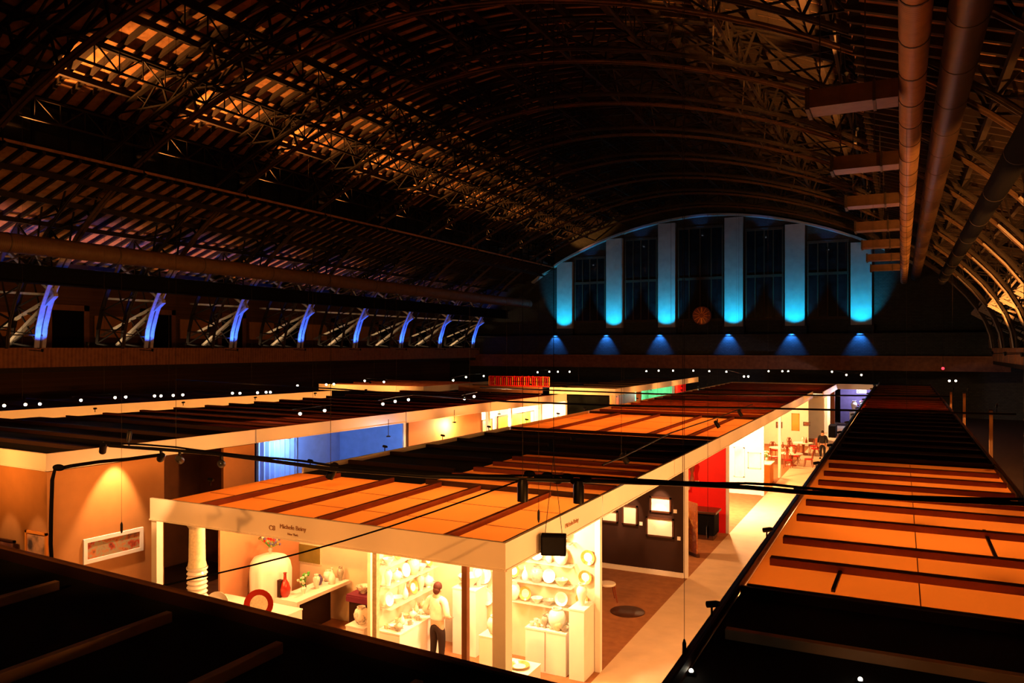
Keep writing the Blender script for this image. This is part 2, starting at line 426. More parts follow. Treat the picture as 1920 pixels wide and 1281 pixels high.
for k, ya in enumerate(ARCH):
    flood((XL - .05, ya + 3.2, CAMZ + .33), (XL - .6, ya + 4.4, CAMZ + 8), 2300, AMBER, 60,
          f'small white floodlight on the left parapet past the {ORD[k]} arch foot', 'floodlight', 'left parapet floodlights', r=.12, to=(XL - .2, ya + 3.2, CAMZ + .02))
    flood((XL + 1.1, ya - .5, CAMZ - .1), (XL + .5, ya - .05, CAMZ + 1.5), 1700, (.02, .1, 1), 76,
          f'blue uplight at the left foot of the {ORD[k]} arch', 'uplight', 'blue arch uplights', 'glowcool', .08, to=(XL - .2, ya - .5, CAMZ - .12))
    flood((XL - 3.4, ya - 2.2, 5.95), (XL - 1.4, ya, CAMZ + 3.0), 700, (1, .62, .3), 76,
          f'pale floodlight on the left gallery floor behind the {ORD[k]} arch foot', 'floodlight', 'gallery floor floodlights', r=.1)
    for s, nm in ((-1, 'left'), (1, 'right')):
        if s > 0 and k > 5: continue
        u = 18.0
        flood((XC + s * u, ya + .3, hin(u) - .7), (XC + s * 14.8, ya + 4.3, hin(14.8) + DK), (14000 if s < 0 else (11000 if k < 2 else 6500)) * (1 - .095 * k), AMBER, 46,
              f'roof floodlight clamped under the {nm} haunch of the {ORD[k]} arch', 'floodlight', nm + ' haunch floodlights', 'black', r=.12, to=(XC + s * u, ya + .1, hin(u)))

for k in range(1, 7):
    ya = ARCH[k]
    flood((XR - 1.6, ya - 2.6, CAMZ - .3), (XR - 2.6, ya, CAMZ + 4.5), 5200, AMBER, 84,
          f'amber floodlight on the right parapet just before the {ORD[k]} arch foot', 'floodlight', 'right parapet floodlights', r=.1, to=(XR + .2, ya - 2.6, CAMZ - .3))

# left long duct and girder
def long_duct(x, z, r, y0, y1, lab, m='duct', straps=0, n=20):
    t = thing('air_duct', lab, 'air duct', (x, y0, z))
    MB().tube([(x, y0, z), (x, (y0 + y1) / 2, z), (x, y1, z)], r, n).build('duct_pipe', m, t)
    y = y0 + 1.2
    while y < y1:
        MB().tube([(x, y - .03, z), (x, y + .03, z)], r + .012, n).build('joint_ring', 'steeldark', t); y += straps or 3.0
    return t
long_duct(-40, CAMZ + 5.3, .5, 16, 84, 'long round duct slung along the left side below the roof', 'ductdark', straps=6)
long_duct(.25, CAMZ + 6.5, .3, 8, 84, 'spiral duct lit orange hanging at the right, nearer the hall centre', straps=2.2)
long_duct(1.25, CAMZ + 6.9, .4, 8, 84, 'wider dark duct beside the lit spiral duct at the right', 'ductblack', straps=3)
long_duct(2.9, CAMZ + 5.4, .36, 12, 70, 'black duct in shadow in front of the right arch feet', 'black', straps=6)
g = thing('box_girder', 'black horizontal girder along the left gallery below the round duct', 'girder', (-44, 16, CAMZ + 4.3))
MB().box(-44.15, -43.85, 16, 86, CAMZ + 3.75, CAMZ + 4.6).build('web_plate', 'black', g)
MB().box(-44.35, -43.65, 16, 86, CAMZ + 4.6, CAMZ + 4.7).build('top_flange', 'black', g)
MB().box(-44.35, -43.65, 16, 86, CAMZ + 3.68, CAMZ + 3.75).build('bottom_flange', 'black', g)
for k in range(7):
    y = 21.2 + 7.62 * k
    t = thing('branch_duct', f'rectangular branch duct beside the spiral duct at the {ORD[k]} arch', 'air duct', (-1.2, y, CAMZ + 6.1), 0, 'rectangular branch ducts')
    MB().box(-2.1, -.06, y - .45, y + .45, CAMZ + 6.05, CAMZ + 6.5).build('duct_box', 'ductdark', t)
    MB().box(-2.16, -2.06, y - .5, y + .5, CAMZ + 6.0, CAMZ + 6.55).build('end_flange', 'steeldark', t)
    MB().box(-.62, -.55, y - .48, y + .48, CAMZ + 6.02, CAMZ + 6.53).build('seam_flange', 'steeldark', t)
    for dx in (-1.85, -.8): MB().bar((dx, y, CAMZ + 6.5), (dx, y, hin(dx - XC) + 2.2), .03).build('hanger_rod', 'steeldark', t)

# far wall: ledge, pilasters, bays
led = MB(); led.box(-48, 9, YF - 3.2, YF, CAMZ - .7, CAMZ + 1.35); led.box(-48, 9, YF - 3.3, YF, CAMZ + 1.35, CAMZ + 1.5)
struct('trim_5', led, 'wallfar')
struct('trim_6', MB().box(-48, 9, YF - 4.2, YF - 3.3, CAMZ - 2.2, CAMZ - .9).box(-48, 9, YF - 4.3, YF - 3.2, CAMZ - .9, CAMZ - .75), 'gallery')
PX = [-36.83, -30.44, -24.1, -16.55, -10.15, -3.67]
for k, x in enumerate(PX):
    z0 = CAMZ + 1.5; z1 = hin(x - XC) - .4
    struct('trim_%d' % (7 + k), MB().box(x - 1.0, x + 1.0, YF - .5, YF, z0 + .9, z1), 'pilaster')
    struct('trim_%d' % (20 + k), MB().box(x - 1.2, x + 1.2, YF - .7, YF, z0, z0 + .88), 'wallfar')
    flood((x, YF - 2.9, CAMZ + 1.72), (x, YF - .42, CAMZ + 5.0), 3300, (.0, .32, .55), 66,
          f'cyan uplight on the far ledge below the {ORD[k]} pilaster from the left', 'uplight', 'cyan far wall uplights', 'glowcool', .13, radius=.15)
    flood((x, YF - 3.7, CAMZ + 1.75), (x, YF - 3.3, CAMZ + .9), 1100, (.03, .25, 1), 80,
          f'small blue downlight washing the ledge below the {ORD[k]} pilaster from the left', 'downlight', 'blue ledge downlights', 'glowcool', .06)
rim = MB()
U = [-21.4 + 42.8 * i / 30 for i in range(31)]
for i in range(30):
    a, b = U[i], U[i + 1]
    rim.bar((XC + a, YF - .35, hin(a) - .1), (XC + b, YF - .35, hin(b) - .1), .7, .22)
struct('trim_13', rim, 'pilaster')
for k, x in enumerate([(PX[i] + PX[i + 1]) / 2 for i in range(5)]):
    t = thing('arched_window', f'tall dark window on the far wall, {ORD[k]} bay from the left', 'window', (x, YF, CAMZ + 3), 0)
    z1 = hin(x - XC) - 1.4; hw = (PX[k + 1] - PX[k]) / 2 - 1.3
    MB().box(x - hw, x + hw, YF - .1, YF + .0, CAMZ + 3.2, z1).build('pane', 'windowglass', t)
    f = MB()
    for zz in (CAMZ + 3.2, CAMZ + 7.9, z1): f.box(x - hw - .1, x + hw + .1, YF - .22, YF - .02, zz - .14, zz + .14)
    for q in range(5): f.box(x - hw + q * hw / 2 - .06, x - hw + q * hw / 2 + .06, YF - .18, YF - .02, CAMZ + 3.2, z1)
    f.build('frame', 'steeldark', t)
# rim lights washing the arched rim above the bays
for x in [(PX[i] + PX[i + 1]) / 2 for i in range(5)]:
    n_ = [i for i in range(5) if abs((PX[i] + PX[i + 1]) / 2 - x) < .01][0]
    flood((x, YF - 1.2, hin(x - XC) - 2.2), (x, YF - .3, hin(x - XC) + .3), 75, (.02, .28, .9), 74,
          f'blue lamp under the far arched rim in the {ORD[n_]} bay from the left', 'uplight', 'rim lamps', 'glowcool', .08)
# round emblem on the far wall
p = at(1316, 592, Y=YF - 1.0)
t = thing('round_emblem', 'round orange sunburst emblem on the far wall below the middle bay', 'emblem', p)
R = Matrix.Translation(p) @ Matrix.Rotation(math.radians(90), 4, 'X')
MB().lathe([(.001, .1), (1.0, .1), (1.05, .05), (1.05, -.05)], M4=R, n=28).build('disc', 'redwood', t)
ra = MB()
for k in range(12):
    a = k * math.pi / 6; c = Vector((math.cos(a), 0, math.sin(a)))
    ra.bar(p + c * .25 + Vector((0, -.14, 0)), p + c * .92 + Vector((0, -.14, 0)), .16, .06)
ra.build('rays', 'orange', t)
flood(tuple(p + Vector((0, -1.5, -.9))), tuple(p), 14, AMBER, 70, 'small lamp aimed at the round emblem on the far wall', 'spotlight', None, r=.05)

# ================================================================== exhibition stands
TOPS = 3.75
AR, BL = -5.7, -14.1          # aisle side and far side of the central block
struct('floor_carpet', MB().box(AR, -1.95, 6.8, 74, .0, .012), 'carpetlight')
struct('floor_carpet', MB().box(BL, AR, 15.7, 74, .0, .012), 'carpetbrown')
struct('floor_carpet', MB().box(BL, AR, 6.8, 15.7, .0, .012), 'carpetbrown')
struct('floor_carpet', MB().box(-18.2, BL, 6.8, 74, .0, .012), 'carpetbrown')

def stand(label, x0, x1, y0, y1, fab='fabric', beams='y', bpos=(), fascia='ES', posts=(), top=TOPS, fh=.46, rz=0, bm='beam', walls=(), fm='fascia', seams=True, group=None, bw=.09):
    """one stand: posts, fascia boards, stretched fabric ceiling, beams on top of the fabric, partition walls"""
    t = thing('exhibition_stand', label, 'exhibition stand', (x0, y0, 0), 0, group)
    e = .06
    if fab == 'fabricdark' and bm == 'beam': bm = 'darkbrown'
    if 'S' in fascia: MB().box(x0, x1, y0, y0 + e, top - fh, top).box(x0, x1, y0 - .025, y0, top - fh, top - fh + .03).build('fascia_board', fm, t)
    if 'E' in fascia: MB().box(x1 - e, x1, y0 + (e if 'S' in fascia else 0), y1, top - fh, top).box(x1, x1 + .025, y0, y1, top - fh, top - fh + .03).build('fascia_board', fm, t)
    if 'W' in fascia: MB().box(x0, x0 + e, y0 + e, y1, top - fh, top).build('fascia_board', fm, t)
    if 'N' in fascia: MB().box(x0, x1, y1 - e, y1, top - fh, top).build('fascia_board', fm, t)
    zc = top - .13
    MB().box(x0 + (e if 'W' in fascia else -.02), x1 - (e if 'E' in fascia else -.02), y0 + (e if 'S' in fascia else -.02), y1 + .019, zc - .008, zc).build('fabric_ceiling', fab, t)
    if 'E' in fascia or 'S' in fascia:
        f = MB()
        f.box(x1 - e - .05, x1 - e, y0 + e, y1, zc, top - .01)
        f.box(x0 + e, x1 - e - .05, y0 + e, y0 + e + .05, zc, top - .01)
        f.build('edge_rail', 'darkbrown', t)
    for b in bpos:
        if beams == 'y': m = MB().box(b - bw / 2, b + bw / 2, y0 + .13, y1 - .03, zc + .003, zc + .12)
        else: m = MB().box(x0 + .13, x1 - .14, b - bw / 2, b + bw / 2, zc + .003, zc + .12)
        m.build('beam', bm, t, bevel=.008)
    if seams and fab.startswith('fabric') and fab != 'fabricdark':
        s_ = MB()
        n = 3 if beams == 'y' else 2
        for k in range(1, n):
            if beams == 'y': yy = y0 + (y1 - y0) * k / n; s_.box(x0 + .1, x1 - .15, yy - .007, yy + .007, zc, zc + .006)
            else: xx = x0 + (x1 - x0) * k / n; s_.box(xx - .007, xx + .007, y0 + .1, y1 - .1, zc, zc + .006)
        s_.build('seam', 'beam', t)
    for (px_, py_, m_, wd) in posts:
        MB().box(px_ - wd / 2, px_ + wd / 2, py_ - wd / 2, py_ + wd / 2, 0, top - fh).build('post', m_, t)
    if not posts and not walls and (top > 4 or x0 > -2):
        for qx in (x0 + .3, x1 - .3):
            for qy in (y0 + .3, y1 - .3): MB().box(qx - .05, qx + .05, qy - .05, qy + .05, 0, zc - .01).build('post', 'brown', t)
    for (a0, a1, b0, b1, m_, h) in walls:
        MB().box(a0, a1, b0, b1, .012, h or (top - fh - .02)).build('partition_wall', m_, t)
    t.rotation_euler = (0, 0, rz)
    return t

# ---- central block, front stand with the ceramics
IN = 3.25
b1 = stand('front ceramics stand with lit orange fabric ceiling and cream fascia, on the main aisle corner', BL, AR, 11.1, 15.62, 'fabric', 'y',
           (-12.74, -11.1, -9.74, -8.68, -6.92), 'ES',
           ((BL + .1, 11.2, 'white', .16), (-8.38, 11.25, 'cream', .09), (-6.53, 11.25, 'brown', .1), (AR - .12, 11.22, 'white', .24), (AR - .06, 15.55, 'white', .12)),
           walls=((BL + .04, AR - .12, 15.55, 15.62, 'creamwall', 0), (BL + .02, BL + .08, 12.9, 15.55, 'salmon', 0), (-9.98, -9.9, 13.1, 15.55, 'creamwall', 0)))
# lettering on the fascia
def text(s, loc, size, rot, m, parent):
    c = bpy.data.curves.new('lettering', 'FONT'); c.body = s; c.size = size; c.extrude = .004; c.align_x = 'CENTER'
    o = bpy.data.objects.new('lettering', c); C.objects.link(o)
    dg = bpy.context.evaluated_depsgraph_get(); me = bpy.data.meshes.new_from_object(o.evaluated_get(dg))
    bpy.data.objects.remove(o); n = bpy.data.objects.new('lettering', me); C.objects.link(n)
    me.materials.clear(); me.materials.append(M[m]); n.rotation_euler = rot
    n.location = Vector(loc); 
    if parent is not None:
        n.parent = parent; n.matrix_parent_inverse = Matrix.Translation(parent.location).inverted()
    return n
H90 = math.radians(90)
p = at(549, 990, Y=11.09); text('Michele Beiny', (p.x, 11.085, 3.5), .115, (H90, 0, 0), 'print', b1)
text('New York', (p.x, 11.085, 3.39), .06, (H90, 0, 0), 'print', b1)
p = at(510, 998, Y=11.09); text('C8', (p.x, 11.085, 3.44), .13, (H90, 0, 0), 'print', b1)
text('Michele Beiny', (AR + .012, 13.9, 3.48), .12, (H90, 0, H90), 'print', b1)

# ---- second stand (brown picture wall)
stand('brown picture stand behind the ceramics stand, ceiling part black and part dim red', -10.3, AR, 15.66, 21.5, 'fabric', 'x', (16.9, 18.0, 19.1, 20.3), 'E', (), bw=.16)
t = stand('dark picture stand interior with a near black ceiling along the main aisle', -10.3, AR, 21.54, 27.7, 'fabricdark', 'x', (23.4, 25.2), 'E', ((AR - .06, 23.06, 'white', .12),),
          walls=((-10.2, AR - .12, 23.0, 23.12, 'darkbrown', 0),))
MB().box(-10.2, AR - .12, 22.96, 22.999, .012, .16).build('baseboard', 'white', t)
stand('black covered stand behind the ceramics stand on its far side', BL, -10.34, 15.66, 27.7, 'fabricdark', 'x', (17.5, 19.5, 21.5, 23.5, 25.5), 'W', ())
stand('bright cream ceilinged stand past the black ceilings, white walled', BL, AR, 27.74, 36.5, 'fabric', 'y', (-12.4, -10.4, -8.4, -6.9), 'EW', ((AR - .06, 29.3, 'white', .1), (AR - .06, 37.5, 'white', .12)),
      walls=((-10.5, AR - .12, 29.25, 29.35, 'red', 0), (-10.5, AR - .12, 37.6, 37.7, 'white', 0)))
stand('furniture stand with red chairs and striped orange ceiling', BL, AR, 36.54, 48, 'fabric', 'x', (38, 39.8, 41.5, 43.2, 45, 46.6), 'EW', ((AR - .06, 43.1, 'white', .14),), walls=((-13.9, -13.8, 37.8, 48, 'white', 0),), bw=.2)
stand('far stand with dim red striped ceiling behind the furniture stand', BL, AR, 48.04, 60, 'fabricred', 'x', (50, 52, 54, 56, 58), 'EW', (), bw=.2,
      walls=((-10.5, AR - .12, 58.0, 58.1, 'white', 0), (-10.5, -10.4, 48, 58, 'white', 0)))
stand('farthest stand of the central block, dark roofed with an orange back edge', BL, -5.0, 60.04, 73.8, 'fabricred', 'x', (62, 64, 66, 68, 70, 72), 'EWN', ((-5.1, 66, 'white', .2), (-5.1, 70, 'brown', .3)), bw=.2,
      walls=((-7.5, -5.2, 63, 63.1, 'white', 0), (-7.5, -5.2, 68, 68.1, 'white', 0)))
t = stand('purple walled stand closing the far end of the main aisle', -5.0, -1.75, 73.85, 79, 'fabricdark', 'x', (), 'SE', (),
          walls=((-5.0, -1.8, 77.5, 77.6, 'purple', 0),))

# ---- right hand block
R0, R1 = -1.9, 2.35
stand('near right stand with a black ceiling and one pale beam, below the camera', R0, R1 + .6, 3.2, 10.56, 'fabricdark', 'x', (5.2, 7.0, 8.9), 'EN', (), bm='palebeam', fm='darkbrown', bw=.1, walls=((R0 + .1, R1 + .5, 10.42, 10.48, 'darkbrown', 0),))
tr = stand('right hand stand with glowing orange fabric ceiling and dark red beams', R0, R1, 10.6, 24.5, 'fabric', 'x', (12.25, 13.7, 15.6, 17.2, 18.55, 19.9, 21.4, 22.9), 'E', (), bw=.17, fm='brown')
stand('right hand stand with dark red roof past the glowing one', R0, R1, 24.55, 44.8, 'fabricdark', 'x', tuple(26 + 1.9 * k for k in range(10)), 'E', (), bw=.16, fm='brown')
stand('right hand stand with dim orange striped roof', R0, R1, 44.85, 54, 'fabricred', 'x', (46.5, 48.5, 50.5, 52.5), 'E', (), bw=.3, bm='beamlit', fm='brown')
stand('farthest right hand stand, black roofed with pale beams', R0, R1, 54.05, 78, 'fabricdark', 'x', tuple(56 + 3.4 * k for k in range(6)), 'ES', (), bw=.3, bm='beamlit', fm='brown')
# aisle side edge rail of the right block
t = thing('edge_truss', 'dark rail along the aisle edge of the right hand block', 'rail', (R0, 3, TOPS))
MB().box(R0 - .1, R0 - .03, 3.0, 73.5, TOPS - .3, TOPS + .02).build('side_board', 'wood', t)
MB().box(R0 - .03, R0 - .003, 3.0, 73.5, TOPS - .06, TOPS + .04).build('top_rail', 'darkbrown', t)

# ---- foreground dark stand below the camera on the left
G = thing('exhibition_stand', 'foreground stand with a black ceiling and brown beams at bottom left', 'exhibition stand', (-16.5, 1, 0))
pa, pb = at(0, 1029, z=TOPS), at(993, 1281, z=TOPS)
dv = (pb - pa).normalized(); nr = Vector((dv.y, -dv.x, 0)); pa2 = pa - dv * 5; pb2 = pb + dv * 1.0
MB().bar(pa2 - Vector((0, 0, .2)), pb2 - Vector((0, 0, .2)), .06, .46).build('fascia_board', 'darkbrown', G)
MB().bar(pa2 + Vector((0, 0, .035)), pb2 + Vector((0, 0, .035)), .07, .03).build('top_rail', 'brown', G)  # lighter brown strip stands in for the slim lit line along this edge
zc = TOPS - .14
MB().add([pa2 + Vector((0, -.04, zc - TOPS)), pb2 + Vector((0, -.04, zc - TOPS)), Vector((pb2.x, 1, zc)), Vector((pa2.x, 1, zc)),
          pa2 + Vector((0, -.04, zc - TOPS - .01)), pb2 + Vector((0, -.04, zc - TOPS - .01)), Vector((pb2.x, 1, zc - .01)), Vector((pa2.x, 1, zc - .01))],
         [(0, 1, 2, 3), (7, 6, 5, 4), (0, 4, 5, 1), (2, 6, 7, 3), (1, 5, 6, 2), (0, 3, 7, 4)]).build('fabric_ceiling', 'fabricdark', G)
for x in (-13.9, -12.1, -10.25, -7.85, -5.98, -4.1):
    y1 = pa.y + (x - pa.x) / (pb.x - pa.x) * (pb.y - pa.y) - .45
    MB().box(x - .05, x + .05, 1.2, y1, zc + .003, zc + .13).build('beam', 'palebeam', G, bevel=.01)

# ---- left block (taller) along the second aisle
TC = 4.35
cx = lambda y: -18.4 + .057 * (y - 11.6)
SK = -math.atan(.057)
def cstand(label, y0, y1, fab, bpos, fascia='E', walls=(), wd=10.5, posts=(), fm='fascia'):
    x1 = cx(y0); t = stand(label, x1 - wd, x1, y0, y1, fab, 'x', bpos, fascia, posts, top=TC, fh=.42, walls=walls, bw=.16, fm=fm)
    # turn about the aisle side corner
    R = Matrix.Translation((x1, y0, 0)) @ Matrix.Rotation(SK, 4, 'Z') @ Matrix.Translation((-x1, -y0, 0))
    t.location = R @ t.location; t.rotation_euler = (0, 0, SK)
    return t
c = cx(11.6)
c1 = cstand('left block corner stand with tan outer walls and a black ceiling', 11.6, 18.0, 'fabricdark', (13, 14.6, 16.2), 'ES',
            walls=((c - .1, c, 11.62, 14.8, 'tan', 0), (c - 10.4, c - .1, 11.62, 11.74, 'tan', 0), (c - 2.6, c - 2.5, 14.8, 17.98, 'brown', 0), (c - 2.5, c - .02, 14.75, 14.8, 'brown', 0), (c - 2.5, c - .1, 17.9, 17.98, 'brown', 0), (c - .1, c, 16.8, 17.98, 'tan', 0)), wd=12)
c = cx(18)
c2 = cstand('blue curtained stand of the left block', 18.04, 25.6, 'fabricred', (19.6, 21.2, 22.8, 24.4), 'E',
            walls=((c - 3.4, c - 3.3, 18.1, 25.5, 'blue', 0), (c - 3.3, c - .02, 25.42, 25.52, 'blue', 0)), posts=((c - .07, 25.55, 'white', .12),))
cu = MB(); n = 40; pts = []
for i in range(n + 1):
    pts.append((c - 2.85 + .05 * math.sin(i * 1.25), 20.9 + 2.1 * i / n))
vs = [(x, y, z) for x, y in pts for z in (.02, TC - .46)] + [(x - .02, y, z) for x, y in pts for z in (.02, TC - .46)]
o = 2 * (n + 1); cu.add(vs, [(2 * i, 2 * i + 2, 2 * i + 3, 2 * i + 1) for i in range(n)] + [(o + 2 * i, o + 2 * i + 1, o + 2 * i + 3, o + 2 * i + 2) for i in range(n)], True)
tag(cu.build('curtain', 'blue'), 'pleated blue curtain hanging in the blue stand of the left block', 'curtain')
c = cx(25.6)
c3 = cstand('white walled stand of the left block beyond the blue one', 25.64, 32.0, 'fabricred', (27.2, 28.8, 30.4), 'E',
            walls=((c - 3.4, c - 3.3, 25.7, 31.9, 'white', 0), (c - .5, c - .4, 26.3, 31.9, 'tan', 0)), posts=((c - .07, 31.9, 'white', .16),))
c = cx(32)
c4 = cstand('left block stand hung with golden paintings, white walls', 32.04, 40.2, 'fabricred', (33.6, 35.2, 36.8, 38.4), 'E',
            walls=((c - 1.6, c - 1.5, 32.1, 40.1, 'white', 0), (c - 1.5, c - .05, 40.0, 40.1, 'white', 0)), posts=((c - .07, 34.0, 'white', .14), (c - .07, 37.2, 'white', .12), (c - .07, 40.1, 'white', .2)))
# far stands on the left and centre
x1 = -32.4
d1 = stand('long low stand row at the far left with a glowing orange fascia edge', x1 - 8, x1, 14, 36.6, 'fabricdark', 'x', tuple(16 + 2.4 * k for k in range(9)), 'E', (), top=TC, fh=.42)
d1.location = Matrix.Translation((x1, 20, 0)) @ Matrix.Rotation(-math.atan(.12), 4, 'Z') @ Matrix.Translation((-x1, -20, 0)) @ d1.location; d1.rotation_euler = (0, 0, -math.atan(.12))
stand('far left stand with a bright cream fascia facing the camera', -37.2, -28.3, 43.2, 53.3, 'fabricred', 'x', (45, 47, 49, 51), 'ES', (), top=TC, fh=.42)
stand('small dark stand between the far left stand and the red slats', -27.4, -21.0, 46.2, 56, 'fabricdark', 'x', (48, 51, 54), 'S', (), top=TC, fh=.42, fm='brown')
f1 = stand('far central stand with a black ceiling, dark patterned front and coloured side rooms', -20.5, -16.0, 46.2, 68.5, 'fabricdark', 'x', (49, 52, 55, 58, 61, 64), 'ES',
           ((-16.1, 46.3, 'cream', .2), (-16.1, 51.4, 'brown', .3), (-16.1, 60.5, 'brown', .2)), top=TC, fh=.42,
           walls=((-20.4, -16.5, 46.5, 46.6, 'windowglass', 0), (-17.6, -17.5, 47, 51.3, 'orange', 0), (-17.6, -17.5, 51.4, 55.0, 'brown', 0), (-18.4, -18.3, 55.1, 61, 'green', 0), (-18.3, -16.2, 61, 61.1, 'green', 0), (-17.6, -17.5, 61.2, 65, 'tan', 0), (-17.2, -17.1, 65.1, 68.4, 'red', 0)))
# red slatted screen
t = thing('slatted_screen', 'red and orange vertical slatted screen standing above the far stands', 'slatted screen', (-23, 46.25, 4.35))
pl, pr = at(917, 737, Y=46.25), at(1030, 737, Y=46.25)
MB().box(pl.x, pr.x, 46.21, 46.29, 4.35, 4.42).build('bottom_rail', 'red', t); MB().box(pl.x, pr.x, 46.21, 46.29, 4.98, 5.02).build('top_rail', 'red', t)
n = 30
for k in range(n + 1):
    x = pl.x + (pr.x - pl.x) * k / n
    MB().box(x - .03, x + .03, 46.22, 46.28, 4.4, 4.92 + .16 * random.random()).build('slat', 'red' if k % 3 else 'orange', t)
lamp('lamp', 'POINT', ((pl.x + pr.x) / 2, 44.4, 5.4), 60, WARM, radius=.1, parent=t)

# ================================================================== lighting rails and track heads
def head(loc, aim, lab, power=0, size=50, color=WARM, drop=.14, lens='glow', s=1.0, grp='track spotlights', radius=.05, blend=.7):
    t = thing('track_spotlight', lab, 'spotlight', loc, 0, grp)
    d = (Vector(aim) - Vector(loc)).normalized(); T = Matrix.Translation(loc) @ d.to_track_quat('Z', 'Y').to_matrix().to_4x4()
    MB().lathe([(.001, -.16 * s), (.045 * s, -.16 * s), (.065 * s, -.1 * s), (.065 * s, .1 * s), (.058 * s, .1 * s)], n=12, M4=T).build('housing', 'blackmetal', t)
    MB().lathe([(.001, .085 * s), (.058 * s, .085 * s)], n=12, M4=T).build('lens', lens, t)
    b = MB().bar(Vector(loc) + Vector((0, 0, .02)), Vector(loc) + Vector((0, 0, drop)), .035 * s); b.build('yoke', 'blackmetal', t)
    if power: lamp('lamp', 'SPOT', Vector(loc) + d * .11 * s, power, color, aim, size, blend, radius, t)
    return t
def roof_z(x):
    u = abs(x - XC)
    return hin(u) + DK - .02 if u < UB - .2 else lo + (CAMZ + 4.6 - lo) * (u - UB + .4) / (HA + 7 - UB + .4)
def pipe(name, pts, r, lab, cat, hang=(), m='blackmetal'):
    t = thing(name, lab, cat, pts[0])
    MB().tube(pts, r).build('pipe', m, t)
    for h in hang:
        h = Vector(h); MB().tube([h, Vector((h.x, h.y, roof_z(h.x)))], .004, 5).build('suspension_wire', 'steeldark', t)
    return t
Z1 = 5.1
PP1 = [at(x, y, z=Z1) for x, y in ((205, 836), (330, 845), (420, 853), (520, 866), (620, 880), (800, 893), (980, 899), (1130, 903), (1280, 908), (1400, 914), (1500, 923), (1700, 935), (1920, 945))]
PP1.append(PP1[-1] + (PP1[-1] - PP1[-3]).normalized() * 1.5)
P1 = pipe('lighting_pipe', PP1, .03, 'nearest black lighting pipe sagging across the ceramics stand and the right hand roof', 'lighting pipe', (PP1[1], PP1[4], PP1[6], PP1[8], PP1[12]))
cab = []
for i, q in enumerate(PP1):
    for j in (0, .5):
        if i + j > len(PP1) - 1: break
        q2 = q.lerp(PP1[min(i + 1, len(PP1) - 1)], j); a = (i + j) * 2.1; cab.append(q2 + Vector((0, .035 * math.cos(a), .045 + .02 * math.sin(a))))
MB().tube(cab, .018, 6).build('cable', 'black', P1)
cl = MB()
c0 = at(1045, 897, z=Z1 + .02)
for k in range(7): cl.ball(c0 + Vector((-.42 + .14 * k, .02 * math.sin(k * 2), .03 * math.cos(k * 3))), .09, .05, .05, 8, 6)
cl.build('cable_bundle', 'black', P1)
for k, (x, y0, y1_) in enumerate(((980, 902, 928), (1085, 905, 937))):
    q = at(x, y0, z=Z1)
    head(q + Vector((0, 0, -.16)), q + Vector((0, 0, -2)), f'{"left" if k == 0 else "right"} of two black downlights hanging from the pipe above the ceramics stand', drop=.16, lens='black', s=1.15)
Z2 = 5.1
def row(pix, z): return [at(x, y, z=z) for x, y in pix]
PP2 = row(((330, 712), (640, 730), (950, 753), (1170, 761), (1440, 766), (1700, 772), (1905, 777)), Z2)
P2 = pipe('lighting_pipe', PP2, .03, 'second black lighting pipe, over the cream ceilings', 'lighting pipe', (PP2[2], PP2[3], PP2[4], PP2[5]))
PP3 = row(((900, 727), (1233, 739), (1440, 741), (1637, 742), (1780, 743)), Z2)
P3 = pipe('lighting_pipe', PP3, .03, 'third black lighting pipe, farther down the hall', 'lighting pipe', (PP3[1], PP3[2], PP3[3]))
# pipe along the aisle edge, with heads
PA = [at(1165, 858, z=4.5), at(1258, 812, z=4.55), at(1345, 783, z=4.5), at(1385, 768, z=4.6)]
pipe('lighting_pipe', [PA[0] + Vector((0, -1.2, 0))] + PA + [PA[-1] + Vector((0, 3, 0))], .02, 'thin lighting pipe running lengthwise above the aisle edge of the central block', 'lighting pipe', (PA[0], PA[1], PA[2], PA[3]))
# heads seen against the stands (their lit lenses face the camera side)
A1 = (-18.3, 13.2, 2.2)
HEADS = [((193, 842), (-17.9, 12.3, 1.2), 'spotlight with lit lens at the left end of the nearest pipe', 60, 60),
         ((302, 858), (-18.2, 13.4, 2.1), 'lit spotlight on the nearest pipe aimed at the long landscape picture', 900, 34),
         ((337, 862), (-18.2, 17.2, 2), 'small black spotlight on the nearest pipe right of the one aimed at the landscape picture', 60, 40),
         ((415, 870), (-18.0, 17.5, 2.6), 'black spotlight on the nearest pipe in front of the lit tan wall panel', 120, 40),
         ((622, 886), (-9.5, 9.4, 2), 'lit spotlight on the nearest pipe above the corner of the blue stand', 0, 50)]
for (x, y), aim, lab, pw, sz in HEADS:
    q = at(x, y, z=Z1 - .14); head(q, aim, lab, pw, sz)
for k, ((x, y), pw) in enumerate((((1172, 862), 40), ((1345, 797), 40), ((1388, 776), 40))):
    q = at(x, y, z=4.36 if k < 2 else 4.45)
    head(q, (-3.2, q.y + 1, .5), ['black spotlight above the red striped ceiling, nearest on the lengthwise pipe', 'black spotlight hanging over the cream ceiling in front of the furniture stand', 'farthest black spotlight on the lengthwise pipe'][k], pw, 70, drop=.2)
